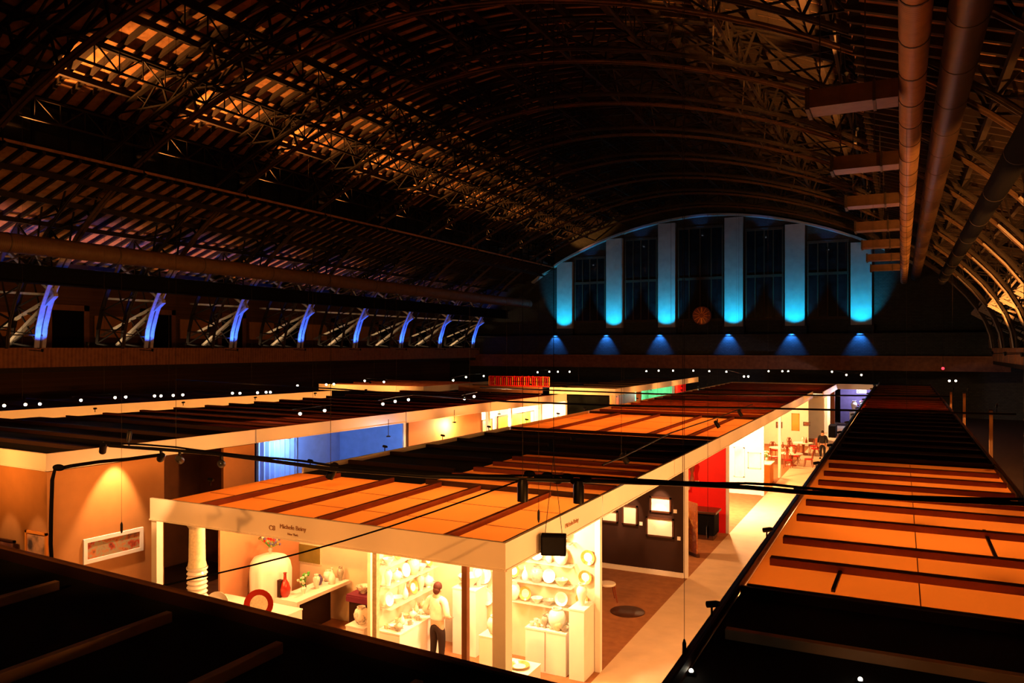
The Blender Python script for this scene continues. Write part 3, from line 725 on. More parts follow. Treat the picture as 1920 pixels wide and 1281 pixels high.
# lamps added to wash the fascia fronts and aisles, on rails and stand edges
def rail(p, q, n, aimf, lab, power, size, hl, color=WARM, blend=.9, s=.9, radius=.12, r=.018):
    p = Vector(p); q = Vector(q)
    t = pipe('lighting_rail', [p, p.lerp(q, .5), q], r, lab, 'lighting rail', (p.lerp(q, .1), p.lerp(q, .9)))
    for k in range(n):
        c_ = p.lerp(q, (k + .5) / n) + Vector((0, 0, -.16))
        head(c_, aimf(c_), f'{hl}, {ORD[k]} from its near end', power, size, color, .15, s=s, grp=hl, radius=radius, blend=blend)
def clamped(p, q, n, aimf, power, size, hl, color=WARM, s=.6, radius=.1, blend=.9, drop=-.14):
    p = Vector(p); q = Vector(q)
    for k in range(n):
        c_ = p.lerp(q, (k + .5) / n)
        head(c_, aimf(c_), f'{hl}, {ORD[k]} from its near end', power, size, color, drop, s=s, grp=hl, radius=radius, blend=blend)
rail((-13.5, -2.2, 9.2), (-1.5, -2.2, 9.2), 6, lambda c_: (c_.x * .8 - 3.9, 11.1, 3.55), 'lighting rail of the near gallery', 3600, 20, 'near gallery spotlight', AMBER, s=1.6)  # rail and heads added out of view to light the front fascia evenly
clamped((R0 - .06, 7, 3.93), (R0 - .06, 44, 3.93), 9, lambda c_: (-5.6, c_.y + .8, 2.9), 420, 125, 'spotlight on the right hand block edge', AMBER)
clamped((R0 - .06, 46, 3.93), (R0 - .06, 72, 3.93), 4, lambda c_: (-5.6, c_.y + .8, 2.9), 550, 130, 'spotlight on the far edge of the right hand block', AMBER)
clamped((BL + .03, 11, 3.9), (BL + .03, 41, 3.9), 9, lambda c_: (-18.0, c_.y + .3, 4.25), 520, 62, 'spotlight on the far side of the central block', AMBER)
clamped((BL + .03, 42, 3.9), (BL + .03, 68, 3.9), 5, lambda c_: (-16.0, c_.y + 1, 4.0), 200, 130, 'spotlight on the farther side of the central block', AMBER)
clamped((-29, 14, 4.5), (-27.4, 38, 4.5), 6, lambda c_: (-32.6 + .12 * (c_.y - 20), c_.y, 4.15), 430, 130, 'spotlight on the back edge of the left block', AMBER)
rail((-37, 41.0, 4.8), (-29, 41.0, 4.8), 2, lambda c_: (c_.x, 43.2, 4.2), 'short lighting rail before the far left cream fascia', 520, 140, 'spotlight before the far left cream fascia', AMBER, s=.7)
rail((-25, 9.2, 5.0), (-18.2, 9.2, 5.0), 4, lambda c_: (c_.x, 11.6, 4.15), 'lighting rail before the tan corner stand', 420, 84, 'spotlight before the tan corner stand', AMBER, s=.8)
rail((-22, 43.8, 4.8), (-17.0, 43.8, 4.8), 2, lambda c_: (c_.x, 46.2, 4.2), 'short lighting rail before the far central stand', 700, 130, 'spotlight before the far central stand', AMBER, s=.7)
# small lit dots of distant track heads, grouped on short rails
DOTS = [((8, 760), (48, 758), (75, 757)), ((152, 750), (216, 745), (236, 744)), ((290, 742), (302, 742), (325, 741), (343, 740)), ((436, 737), (450, 737), (483, 736), (499, 735), (507, 735)),
        ((558, 723), (612, 721), (626, 720)), ((684, 714), (720, 716)), ((563, 775), (609, 769)), ((718, 757), (741, 752), (766, 749)), ((871, 747), (889, 743)), ((850, 713), (874, 707), (907, 705)),
        ((1008, 698), (1030, 697), (1046, 697), (1068, 697)), ((1212, 696), (1235, 695), (1262, 695), (1300, 695), (1330, 696)), ((1362, 697), (1395, 706), (1403, 706)), ((1441, 696), (1467, 696), (1478, 696)), ((1560, 697), (1587, 703), (1615, 703)), ((1780, 714), (1792, 714))]
where = ['at the far left edge', 'over the orange fascia row at the left', 'left of the middle of the orange fascia row', 'over the right part of the orange fascia row', 'before the far left cream fascia', 'over the far left cream fascia', 'over the dark roof of the blue stand', 'over the red roofs of the left block',
         'over the left block far end', 'behind the far left cream fascia', 'behind the red slats', 'behind the far central stand', 'near the twin bright lamps', 'before the fifth pilaster', 'over the far end of the main aisle', 'over the right wall passage']
for gi, grp in enumerate(DOTS):
    ps = [at(x, y, z=5.0) for x, y in grp]
    a, b = ps[0] + Vector((0, 0, .14)), ps[-1] + Vector((0, 0, .14)); e = (b - a).normalized() * .4
    pipe('lighting_rail', [a - e] + [q + Vector((0, 0, .14)) for q in ps[1:-1]] + [b + e], .015, 'short distant lighting rail ' + where[gi], 'lighting rail', (a.lerp(b, .5),))
    for q in ps:
        head(q, (q.x * .55, q.y * .5, 3.2), 'tiny lit spotlight ' + where[gi], 0, grp='tiny lit spotlights ' + where[gi], s=.6 + q.length / 120, drop=.14)

# ---- lamps inside the stands (hung just under the fabric)
def inner(loc, power, lab, color=WARM, radius=.12):
    t = thing('ceiling_lamp', lab, 'lamp', loc, 0)
    MB().tube([Vector(loc) + Vector((0, 0, .1)), Vector((loc[0], loc[1], (TC if loc[2] > 3.45 else TOPS) - .14))], .012, 6).build('stem', 'blackmetal', t)
    MB().lathe([(.03, .1), (.07, .09), (.09, .05), (.03, .05)], loc, 14).build('cap', 'blackmetal', t)
    lamp('lamp', 'POINT', (loc[0], loc[1], loc[2] - .08), power, color, radius=radius, parent=t)
inner((-12.6, 12.6, 3.2), 300, 'lamp under the ceramics stand ceiling near its left front corner')
inner((-12.2, 14.6, 3.15), 260, 'lamp under the ceramics stand ceiling over the white desk')
inner((-8.9, 12.3, 3.2), 480, 'lamp under the ceramics stand ceiling at its middle front')
inner((-8.6, 14.3, 3.1), 480, 'lamp under the ceramics stand ceiling above the man in the pale shirt', SOFT)
inner((-6.7, 12.6, 3.2), 400, 'lamp under the ceramics stand ceiling near the aisle corner')
inner((-6.7, 14.5, 3.1), 450, 'lamp under the ceramics stand ceiling above the glass shelves', SOFT)
inner((-8.7, 17.0, 3.1), 260, 'lamp in the brown picture stand')
inner((-8.0, 25.5, 3.2), 420, 'lamp before the red wall')
inner((-6.8, 33.0, 3.0), 3800, 'bright lamp in the white walled stand of the main aisle', SOFT)
inner((-10.8, 32.0, 3.0), 1800, 'second lamp in the white walled stand of the central block')
inner((-7.0, 40.5, 3.0), 1600, 'lamp over the orange desk')
inner((-8.0, 45.5, 3.0), 1600, 'lamp over the dining furniture')
inner((-11.5, 42.5, 3.0), 1200, 'lamp at the back of the furniture stand')
inner((-7.5, 53.5, 3.0), 1500, 'lamp in the far red roofed stand')
inner((-6.0, 64.5, 3.0), 900, 'lamp in the farthest central stand', SOFT)
inner((-3.4, 75.5, 2.9), 500, 'lamp in the purple stand', (.8, .75, 1))
for k, (x, y, pw) in enumerate(((-.9, 12.4, 380), (1.3, 12.9, 340), (.3, 16.2, 520), (-.8, 19.2, 380), (1.1, 22.0, 360))):
    inner((x, y, 3.05), pw, f'lamp under the glowing right hand ceiling, {ORD[k]} from the camera')
inner((.2, 48, 3.0), 600, 'lamp under the far right hand striped roof')
inner((-20.2, 21.8, 3.5), 260, 'cool lamp in the blue stand', (.62, .75, 1))
inner((-17.3, 24.0, 3.5), 60, 'second cool lamp in the blue stand', (.7, .8, 1))
inner((-17.4, 29.0, 3.6), 420, 'lamp before the tan panel of the white walled left stand', SOFT)
inner((-17.6, 33.6, 3.6), 800, 'lamp in the golden painting stand near its front', SOFT)
inner((-17.4, 38.0, 3.6), 700, 'lamp in the golden painting stand far end', SOFT)
inner((-16.9, 49.0, 3.6), 160, 'lamp in the orange side room of the far central stand')
inner((-17.2, 58.0, 3.6), 500, 'cool lamp in the green room of the far central stand', (.7, 1, .75))
inner((-16.6, 65.0, 3.6), 260, 'lamp in the red room of the far central stand')

# ================================================================== contents of the front ceramics stand
def block(name, lab, cat, x0, x1, y0, y1, z0, z1, m='white', top=None, grp=None, m2=None):
    t = thing(name, lab, cat, (x0, y0, z0), 0, grp)
    MB().box(x0, x1, y0, y1, z0, z1 - .03).build('body', m, t, bevel=.006)
    MB().box(x0 - .008, x1 + .008, y0 - .008, y1 + .008, z1 - .03, z1).build('top_panel', top or m, t)
    return t
PROF = {
 'jar': [(.001, 0), (.07, 0), (.1, .03), (.14, .12), (.15, .2), (.12, .28), (.08, .31), (.085, .34), (.07, .34), (.07, .3)],
 'bottle': [(.001, 0), (.05, 0), (.075, .04), (.085, .12), (.06, .2), (.025, .26), (.022, .34), (.032, .36), (.02, .36)],
 'vase': [(.001, 0), (.05, 0), (.045, .03), (.07, .12), (.095, .22), (.09, .29), (.05, .34), (.065, .38), (.05, .38)],
 'bowl': [(.001, 0), (.05, 0), (.055, .02), (.11, .07), (.14, .13), (.135, .13), (.1, .07), (.001, .03)],
 'cup': [(.001, 0), (.03, 0), (.045, .03), (.05, .09), (.045, .09), (.038, .03), (.001, .02)],
 'tureen': [(.001, 0), (.06, 0), (.05, .03), (.12, .1), (.13, .16), (.1, .21), (.03, .25), (.02, .27), (.028, .3), (.001, .31)],
}
def pot(kind, loc, lab, m='ceramic', s=1.0, grp='ceramics', sx=1, nm=None, lean=0):
    mb = MB().lathe([(r * s, z * s) for r, z in PROF[kind]], (0, 0, 0), 18, sx=sx)
    if kind == 'cup': mb.tube([(.045 * s, 0, .075 * s), (.085 * s, 0, .065 * s), (.08 * s, 0, .03 * s), (.042 * s, 0, .025 * s)], .008 * s, 6)
    if kind == 'tureen':
        for q in (-1, 1): mb.tube([(q * .12 * s, 0, .15 * s), (q * .17 * s, 0, .16 * s), (q * .17 * s, 0, .11 * s), (q * .12 * s, 0, .1 * s)], .01 * s, 6)
    o = mb.build(nm or {'jar': 'jar', 'bottle': 'bottle', 'vase': 'vase', 'bowl': 'bowl', 'cup': 'cup', 'tureen': 'tureen'}[kind], m)
    o.location = loc; return tag(o, lab, o.name.split('.')[0], grp)
def plate(loc, r, face, lab, m='ceramic', rim=None, grp='ceramics', stand_=False):
    d = Vector(face).normalized(); T = d.to_track_quat('Z', 'Y').to_matrix().to_4x4()
    prof = [(.001, 0), (r * .55, 0), (r * .62, .01), (r, .035), (r, .043), (r * .62, .02), (r * .56, .01), (.001, .01)]
    t = thing('plate', lab, 'plate', loc, 0, grp)
    T2 = Matrix.Translation(Vector(loc)) @ T
    MB().lathe([(r * .6, .012), (r * .66, .018), (r, .044), (r, .03), (r * .6, .0)], M4=T2, n=24).build('rim', rim or m, t)
    MB().lathe([(.001, 0), (r * .61, 0), (r * .61, .013), (.001, .013)], M4=T2, n=24).build('centre', m, t)
    if stand_:
        b = Vector(loc) + Vector((0, 0, -r - .02)); MB().bar(b + Vector((-r * .4, -.06, 0)), b + Vector((r * .4, -.06, 0)), .03, .02).bar(b + Vector((0, -.06, 0)), Vector(loc) - d * .02 + Vector((0, .0, 0)), .015).build('easel', 'wood', t)
    return t
# furniture
block('plinth', 'long white plinth crowded with small ceramics against the partition beside the thin post', 'plinth', -9.88, -9.3, 13.3, 15.1, .012, .95)
block('plinth', 'small white plinth under the dark patterned jar', 'plinth', -10.75, -10.25, 13.35, 13.8, .012, .9)
block('plinth', 'tall white cabinet plinth behind the man in the pale shirt', 'plinth', -9.05, -8.45, 15.0, 15.54, .012, 1.5)
block('plinth', 'tall narrow white plinth at the right next to the aisle post', 'plinth', -6.17, -5.83, 14.9, 15.5, .012, 1.49)
cab = block('display_cabinet', 'wide white cabinet below the glass shelves', 'cabinet', -7.2, -6.26, 14.95, 15.53, .012, .92)
MB().box(-6.74, -6.73, 14.94, 14.95, .05, .88).build('door_gap', 'brown', cab)
block('plinth', 'low square white plinth nearest the corner post, a plate on top', 'plinth', -6.82, -6.22, 12.95, 13.6, .012, .8)
block('plinth', 'slim white plinth between the dark post and the corner post', 'plinth', -7.75, -7.3, 13.9, 14.35, .012, 1.0)
block('counter', 'broad white counter along the salmon wall with round dishes on it', 'counter', -14.0, -11.7, 11.55, 13.05, .012, 1.2)
t = thing('display_desk', 'long bright white desk running back from the counter, vases along it', 'desk', (-12.95, 13.6, 0))
MB().box(-12.98, -12.3, 13.55, 15.45, 1.02, 1.1).build('desk_top', 'white', t); MB().box(-12.98, -12.3, 13.55, 13.63, .012, 1.02).build('end_panel', 'white', t); MB().box(-12.98, -12.92, 13.63, 15.45, .012, 1.02).build('back_panel', 'darkbrown', t)
t = thing('draped_table', 'dark draped table with a magenta cloth top and pottery on it', 'table', (-11.9, 14.7, 0))
MB().box(-11.75, -10.6, 14.72, 15.5, .012, .98).build('skirt', 'darkbrown', t); MB().box(-11.8, -10.55, 14.68, 15.52, .98, 1.04).box(-11.8, -10.55, 14.66, 14.69, .88, 1.0).build('cloth_top', 'magenta', t)
for k, (x, y) in enumerate(((-11.9, 13.5), (-11.0, 13.9))):
    t = thing('stool', ['olive cushioned stool under the white desk', 'olive cushioned stool beside the patterned jar'][k], 'stool', (x, y, 0))
    MB().box(x - .25, x + .25, y - .22, y + .22, .42, .56).build('cushion', 'olive', t, bevel=.03)
    for dx in (-.2, .2):
        for dy in (-.17, .17): MB().bar((x + dx, y + dy, .012), (x + dx, y + dy, .42), .04).build('leg', 'wood', t)
# column at the left
t = thing('display_column', 'cream wooden column with ribbed lower drum standing at the left front', 'column', (-13.6, 11.95, 1.45))
q = Vector((-13.62, 11.9, 1.45))
MB().lathe([(.26, -.25), (.26, -.19), (.23, -.15), (.22, -.03), (.24, 0), (.24, .06)] + [(.2 + .018 * math.cos(i * math.pi), .08 + .05 * i) for i in range(12)] + [(.22, .68), (.22, .72)], q, 20).build('ribbed_drum', 'ceramic', t)
MB().lathe([(.2, .72), (.19, .78), (.175, .84), (.165, 1.55), (.18, 1.58), (.21, 1.62), (.21, 1.66), (.001, 1.66)], q, 20).build('shaft', 'cream', t)
MB().ball(q + Vector((0, 0, 1.72)), .08, .08, .06).build('finial', 'redwood', t)
# draped pedestal
q = Vector((-13.5, 13.95, 1.0)); t = thing('draped_pedestal', 'rounded pedestal draped in a pale cloth, in front of the salmon wall', 'pedestal', (q.x, q.y, 0))
MB().lathe([(.38, 0), (.38, 1.0)], (q.x, q.y, .012), 20).build('core', 'white', t)
vs = MB(); n = 48; prof = [(.48, -.95), (.48, -.3), (.48, .3), (.48, .6), (.46, .78), (.38, .9), (.2, .96), (.001, .97)]; vv = []
for j, (r, z) in enumerate(prof):
    for k in range(n):
        a = 2 * math.pi * k / n; rr = r * (1 + (.05 if j < 4 else .01) * math.sin(a * 9 + z)); vv.append((q.x + rr * math.cos(a), q.y + rr * math.sin(a), q.z + z))
vs.add(vv, [(j * n + k, j * n + (k + 1) % n, (j + 1) * n + (k + 1) % n, (j + 1) * n + k) for j in range(len(prof) - 1) for k in range(n)], True)
vs.build('cloth', 'white', t)
def bouquet(loc, lab, cols, n=26, r=.3, vasem='grey', sc=1.0):
    t = thing('flower_arrangement', lab, 'flowers', loc); L = Vector(loc)
    MB().lathe([(x * .8 * sc, z * .6 * sc) for x, z in PROF['vase']], L, 14).build('vase', vasem, t)
    lf = MB(); groups = {c: MB() for c in cols}
    for k in range(n):
        a = random.random() * 6.283; rr = r * sc * random.random() ** .5; h = (.28 + .3 * random.random()) * sc
        e = L + Vector((rr * math.cos(a), rr * math.sin(a), h)); lf.tube([L + Vector((0, 0, .2 * sc)), e], .006, 4)
        d = Vector((math.cos(a), math.sin(a), .4)) * .07 * sc; w = Vector((-math.sin(a), math.cos(a), 0)) * .03 * sc
        lf.add([e - d * .5, e - w, e + d, e + w], [(0, 1, 2, 3)])
        groups[cols[k % len(cols)]].ball(e, .045 * sc, n=7, m=5)
    lf.build('foliage', 'leaf', t)
    for c, g_ in groups.items(): g_.build('blossoms', c, t)
    return t
bouquet((-13.5, 13.95, 1.97), 'dark and bright flower arrangement on top of the draped pedestal', ('red', 'purple', 'olive', 'cream'), 34, .36, sc=.75)
bouquet((-12.6, 14.1, 1.1), 'green leafy plant in a pale vase on the white desk', ('leaf', 'cream'), 18, .2, 'ceramic', .8)
plate((-12.85, 11.75, 1.5), .27, (.35, -1, .25), 'large plain white dish standing on the counter near the column', 'ceramic', stand_=True, grp=None)
plate((-12.02, 12.1, 1.53), .31, (.5, -1, .2), 'large dish with a dark red rim standing at the right end of the counter', 'cream', 'redvase', None, stand_=True)
pot('bottle', (-12.85, 13.75, 1.1), 'tall red glass bottle on the near end of the white desk', 'redvase', 1.55, None)
t = tag(MB().box(-12.97, -12.87, 13.62, 13.72, 1.1, 1.5).build('book', 'darkbrown'), 'dark upright book left of the tall red bottle', 'book')
for k, (x, y, kd, m_, s_) in enumerate(((-12.8, 14.35, 'bottle', 'blackmetal', .6), (-12.6, 14.55, 'vase', 'ceramic', .9), (-12.75, 14.8, 'jar', 'purple', .7), (-12.5, 15.0, 'bottle', 'ceramic', 1.1), (-12.75, 15.15, 'jar', 'ceramic', .8), (-12.5, 15.32, 'vase', 'grey', .9))):
    pot(kd, (x, y, 1.1), f'{ORD[k]} small vessel behind the leafy plant on the white desk', m_, s_, 'vessels on the white desk')
for k, (x, y, kd, m_, s_) in enumerate(((-11.5, 14.95, 'bowl', 'bluewhite', 1.3), (-11.1, 15.0, 'tureen', 'ceramic', 1.35), (-10.8, 15.2, 'bowl', 'ochre', 1.2), (-11.3, 15.3, 'tureen', 'cream', 1.1))):
    pot(kd, (x, y, 1.04), ['white and dark painted bowl on the magenta table', 'large white tureen on the magenta table', 'ochre bowl at the right end of the magenta table', 'cream tureen at the back of the magenta table'][k], m_, s_, 'pottery on the magenta table')
pot('jar', (-10.5, 13.57, .9), 'round white jar painted with dark birds on the small plinth', 'bluewhite', 1.1, None)
t = thing('wall_mirror', 'olive toned panel in a pale frame on the back wall above the white desk', 'picture', at(575, 1040, Y=15.53))
a_, b_ = at(550, 1018, Y=15.53), at(600, 1058, Y=15.53)
MB().box(a_.x, b_.x, 15.51, 15.545, b_.z, a_.z).build('panel', 'olive', t)
MB().box(a_.x - .04, b_.x + .04, 15.53, 15.55, b_.z - .04, a_.z + .04).build('frame', 'cream', t)
# glass shelves: back wall and partition
def shelf(name, lab, x0, x1, y0, y1, z):
    t = thing(name, lab, 'shelf', (x0, y0, z))
    MB().box(x0, x1, y0, y1, z - .012, z).build('shelf_panel', 'glass', t)
    for k in range(2):
        if x1 - x0 > y1 - y0: xx = x0 + .1 + k * (x1 - x0 - .2); MB().box(xx - .01, xx + .01, y1 - .2, y1, z - .04, z - .012).build('bracket', 'steel', t)
        else: yy = y0 + .1 + k * (y1 - y0 - .2); MB().box(x0, x0 + .2, yy - .01, yy + .01, z - .04, z - .012).build('bracket', 'steel', t)
    return t
KN = ['jar', 'vase', 'bowl', 'tureen', 'bottle', 'cup', 'bowl']
lev = ['lowest', 'second', 'third', 'top']
for k, z in enumerate((1.32, 1.78, 2.24, 2.7)):
    shelf('glass_shelf', f'{lev[k]} glass shelf on the back wall above the wide white cabinet', -7.85, -6.25, 15.22, 15.55, z)
    x = -7.7; j = 0
    while x < -6.3:
        kd = KN[(j * 3 + k) % 7]; s_ = .85 + .25 * random.random()
        if (j + k) % 3 == 1: plate((x, 15.4, z + .165), .15, (0, -1, .22), f'round plate standing on the {lev[k]} glass shelf of the back wall', ['ceramic', 'cream', 'ceramic'][j % 3], ['ceramic', 'ochre', 'brown', 'ceramic'][(j + k) % 4], f'plates on the {lev[k]} back wall shelf')
        else: pot(kd, (x, 15.37, z), f'pale ceramic {kd} on the {lev[k]} glass shelf of the back wall', ['ceramic', 'cream', 'ceramic', 'grey'][(j + k) % 4], s_, f'{kd}s on the {lev[k]} back wall shelf')
        x += .29; j += 1
for k, z in enumerate((1.4, 1.86, 2.32, 2.78)):
    shelf('glass_shelf', f'{lev[k]} glass shelf on the side partition left of the man in the pale shirt', -9.9, -9.56, 13.35, 15.2, z)
    y = 13.5; j = 0
    while y < 15.15:
        kd = KN[(j * 2 + k) % 7]
        if (j + k) % 3 == 0: plate((-9.74, y, z + .165), .15, (1, 0, .22), f'round plate standing on the {lev[k]} glass shelf of the side partition', 'ceramic', ['ceramic', 'ochre'][j % 2], f'plates on the {lev[k]} partition shelf')
        else: pot(kd, (-9.73, y, z), f'pale ceramic {kd} on the {lev[k]} glass shelf of the side partition', ['cream', 'ceramic', 'ceramic', 'grey'][(j + k) % 4], .85 + .2 * random.random(), f'{kd}s on the {lev[k]} partition shelf')
        y += .31; j += 1
for j in range(14):
    x, y = -9.75 + .16 * (j % 3), 13.45 + .36 * (j // 3) + .05 * (j % 2)
    kd = ['cup', 'bowl', 'tureen', 'cup', 'bottle'][j % 5]; pot(kd, (x, y, .95), f'small pale {kd} on the long plinth against the side partition', ['cream', 'ceramic', 'grey'][j % 3], .7 if kd != 'cup' else 1.0, f'{kd}s on the long plinth')
for j in range(12):
    x, y = -7.1 + .15 * (j % 6), 15.08 + .2 * (j // 6)
    kd = ['cup', 'bowl', 'jar', 'cup', 'vase', 'cup'][(j * 5) % 6]; pot(kd, (x, y, .92), f'small pale {kd} on the wide white cabinet', ['ceramic', 'cream', 'grey'][j % 3], .75 if kd != 'cup' else 1.0, f'{kd}s on the wide white cabinet')
pot('jar', (-6.55, 15.15, .92), 'tall white covered jar standing on the wide white cabinet', 'ceramic', 1.3, None)
pot('bowl', (-8.75, 15.25, 1.5), 'large white bowl on the tall cabinet plinth behind the man', 'ceramic', 1.9, None)
pot('vase', (-8.6, 15.4, 1.5), 'slim white vase beside the large bowl behind the man', 'ceramic', 1.1, None)
pot('vase', (-6.0, 15.2, 1.49), 'white vase on the tall narrow plinth at the right', 'ceramic', 1.2, None)
pot('jar', (-7.5, 14.12, 1.0), 'white jar on the slim plinth between the two posts', 'ceramic', 1.1, None)
plate((-6.52, 13.28, .805), .2, (0, 0, 1), 'flat dish lying on the low square plinth', 'ceramic', 'ochre', None)
for k, (x, y, r) in enumerate(((1103, 1045, .16), (1098, 1082, .15), (1092, 1122, .14), (905, 1075, .24), (912, 1118, .2))):
    q = at(x, y, Y=15.5); plate(q, r, (0, -1, 0), ['topmost plate hung on the wall right of the glass shelves', 'middle plate hung on the wall right of the glass shelves', 'lowest plate hung on the wall right of the glass shelves', 'large white platter hung on the wall between the dark post and corner post', 'smaller platter hung below the large white platter'][k], 'ceramic', 'ochre' if k < 3 else 'ceramic', None)

# black box hanging before the fascia
q = at(1038, 1021, X=AR + .25); t = thing('hanging_speaker', 'black box loudspeaker hanging on wires before the fascia near the corner', 'loudspeaker', q)
T = Matrix.Translation(q) @ Matrix.Rotation(math.radians(20), 4, 'Z')
MB().box(-.22, .22, -.1, .1, -.18, .18, T).build('cabinet', 'black', t, bevel=.015)
MB().box(-.19, .19, -.115, -.1, -.15, .15, T).build('grille', 'blackmetal', t)
for dx in (-.15, .15):
    a_ = T @ Vector((dx, 0, .18)); MB().tube([a_, Vector((q.x, q.y, 5.0)), Vector((q.x, q.y, hin(q.x - XC) + 1))], .006, 5).build('wire', 'blackmetal', t)

# ================================================================== people
def skin_body(name, joints, edges, radii, m, parent, sub=2, root=0):
    me = bpy.data.meshes.new(name); me.from_pydata([tuple(j) for j in joints], edges, []); me.materials.append(M[m])
    o = bpy.data.objects.new(name, me); C.objects.link(o)
    if parent is not None: o.parent = parent
    sk = o.modifiers.new('skin', 'SKIN'); sk.use_smooth_shade = True
    if not me.skin_vertices:
        bpy.context.view_layer.objects.active = o; o.select_set(True)
    if not me.skin_vertices: me.attributes.new if False else None
    sv = me.skin_vertices[0].data if me.skin_vertices else None
    if sv is None:
        bpy.ops.mesh.customdata_skin_add(); sv = me.skin_vertices[0].data
    for i, r in enumerate(radii):
        sv[i].radius = (r, r) if not isinstance(r, tuple) else r
    sv[root].use_root = True
    s_ = o.modifiers.new('sub', 'SUBSURF'); s_.levels = sub; s_.render_levels = sub
    return o
def person(lab, loc, rz, H, pal, arms='front'):
    """pal: skin, shirt, trousers, hair, shoes. Faces local +Y."""
    t = thing('person', lab, 'person', loc, rz); k = H / 1.75
    J, E, R = [], [], []
    def j(x, y, z, r, pr=None):
        J.append((x * k, y * k, z * k)); R.append(tuple(v * k for v in r) if isinstance(r, tuple) else r * k)
        if pr is not None: E.append((pr, len(J) - 1))
        return len(J) - 1
    pel = j(0, 0, .95, (.15, .11)); w_ = j(0, .01, 1.08, (.13, .1), pel); ch = j(0, .01, 1.28, (.16, .11), w_); nb = j(0, 0, 1.44, (.1, .08), ch)
    nk = j(0, .01, 1.5, .055, nb); hd = j(0, .03, 1.58, (.07, .085), nk); j(0, .03, 1.67, (.078, .09), hd); 
    pts = {}
    for s in (-1, 1):
        sh = j(s * .2, 0, 1.40, .06, nb); el = j(s * (.31 if arms == 'front' else .27), -.06, 1.14, .045, sh)
        if arms == 'front': wr = j(s * .2, .16, 1.0, .03, el); dirn = Vector((-s * .35, .9, -.15)).normalized()
        else: wr = j(s * .25, .08, .93, .03, el); dirn = Vector((-s * .2, .3, -.95)).normalized()
        wp = Vector(J[wr]) / k; pm = wp + dirn * .07; side = dirn.cross(Vector((0, 0, 1)) if arms == 'front' else Vector((0, 1, 0))).normalized()
        pa_ = j(*pm, (.032, .02), wr)
        for fi, (off, ln) in enumerate(((-.03, .07), (-.01, .08), (.01, .075), (.03, .06))):
            b0 = pm + dirn * .03 + side * off; f1 = j(*b0, .0095, pa_); mid = b0 + dirn * ln * .5 + Vector((0, 0, -.006)); f2 = j(*mid, .0085, f1)
            j(*(b0 + dirn * ln + Vector((0, 0, -.022))), .0075, f2)
        th = j(*(wp + dirn * .03 - side * s * .035), .012, wr); j(*(wp + dirn * .08 - side * s * .05), .0095, th)
        hp = j(s * .09, 0, .88, (.09, .09), pel); kn = j(s * .11, .02, .5, .055, hp); an = j(s * .12, -.01, .09, .036, kn); j(s * .13, .14, .04, (.038, .03), an)
        pts[s] = (sh, el, wr, hp, kn, an)
    skin_body('body', J, E, R, pal[0], t)
    # shirt: torso with sleeves
    J2, E2, R2 = [], [], []
    def c(p, r, pr=None):
        J2.append(p); R2.append(tuple(v * k for v in r) if isinstance(r, tuple) else r * k)
        if pr is not None: E2.append((pr, len(J2) - 1))
        return len(J2) - 1
    a0 = c((0, 0, .93 * k), (.2, .15)); a1 = c((0, .01 * k, 1.08 * k), (.19, .14), a0); a2 = c((0, .01 * k, 1.28 * k), (.21, .145), a1); a3 = c((0, 0, 1.43 * k), (.11, .09), a2); c((0, .0, 1.49 * k), (.065, .065), a3)
    for s in (-1, 1):
        sh, el, wr = (Vector(J[i]) for i in pts[s][:3])
        b = c(tuple(sh), .085, a3); d = c(tuple(el), .068, b); c(tuple(el.lerp(wr, .8)), .045, d)
    skin_body('shirt', J2, E2, R2, pal[1], t)
    J2, E2, R2 = [], [], []
    a0 = c((0, 0, .98 * k), (.155, .12)); a1 = c((0, 0, .88 * k), (.16, .12), a0)
    for s in (-1, 1):
        hp, kn, an = (Vector(J[i]) for i in pts[s][3:])
        b = c(tuple(hp + Vector((0, 0, -.05 * k))), (.115, .11), a1); d = c(tuple(kn), .082, b); c(tuple(an + Vector((0, 0, .03))), .055, d)
    skin_body('trousers', J2, E2, R2, pal[2], t)
    def ch_(mb, name, m): 
        me_o = mb.build(name, m); me_o.parent = t; return me_o
    hr = MB(); hr.ball((0, .012 * k, 1.665 * k), .093 * k, .103 * k, .105 * k); hr.ball((0, -.03 * k, 1.6 * k), .078 * k, .075 * k, .09 * k); ch_(hr, 'hair', pal[3])
    fc = MB().ball((0, .118 * k, 1.6 * k), .012 * k, .02 * k, .02 * k, 8, 6)
    ch_(fc, 'nose', pal[0])
    for s in (-1, 1):
        ch_(MB().ball((s * .03 * k, .108 * k, 1.625 * k), .011 * k, .008 * k, .007 * k, 8, 6), 'eye', 'darkcloth')
        ch_(MB().ball((s * .082 * k, .02 * k, 1.6 * k), .012 * k, .02 * k, .03 * k, 8, 6), 'ear', pal[0])
        ch_(MB().ball((s * .13 * k, .06 * k, .05 * k), .052 * k, .14 * k, .05 * k, 12, 8), 'shoe', pal[4])
    ch_(MB().ball((0, .106 * k, 1.562 * k), .024 * k, .008 * k, .006 * k, 8, 6), 'mouth', 'redwood')
    return t
person('man seen from behind in a pale shirt and dark trousers among the white ceramics', (-8.98, 14.25, .012), math.radians(-8), 1.8, ('skin', 'shirt', 'trousers', 'hair', 'darkcloth'))
person('distant person in dark clothes walking down the bright main aisle', (-4.35, 51.6, .012), math.radians(170), 1.76, ('skin', 'darkcloth', 'darkcloth', 'darkhair', 'black'), 'down')

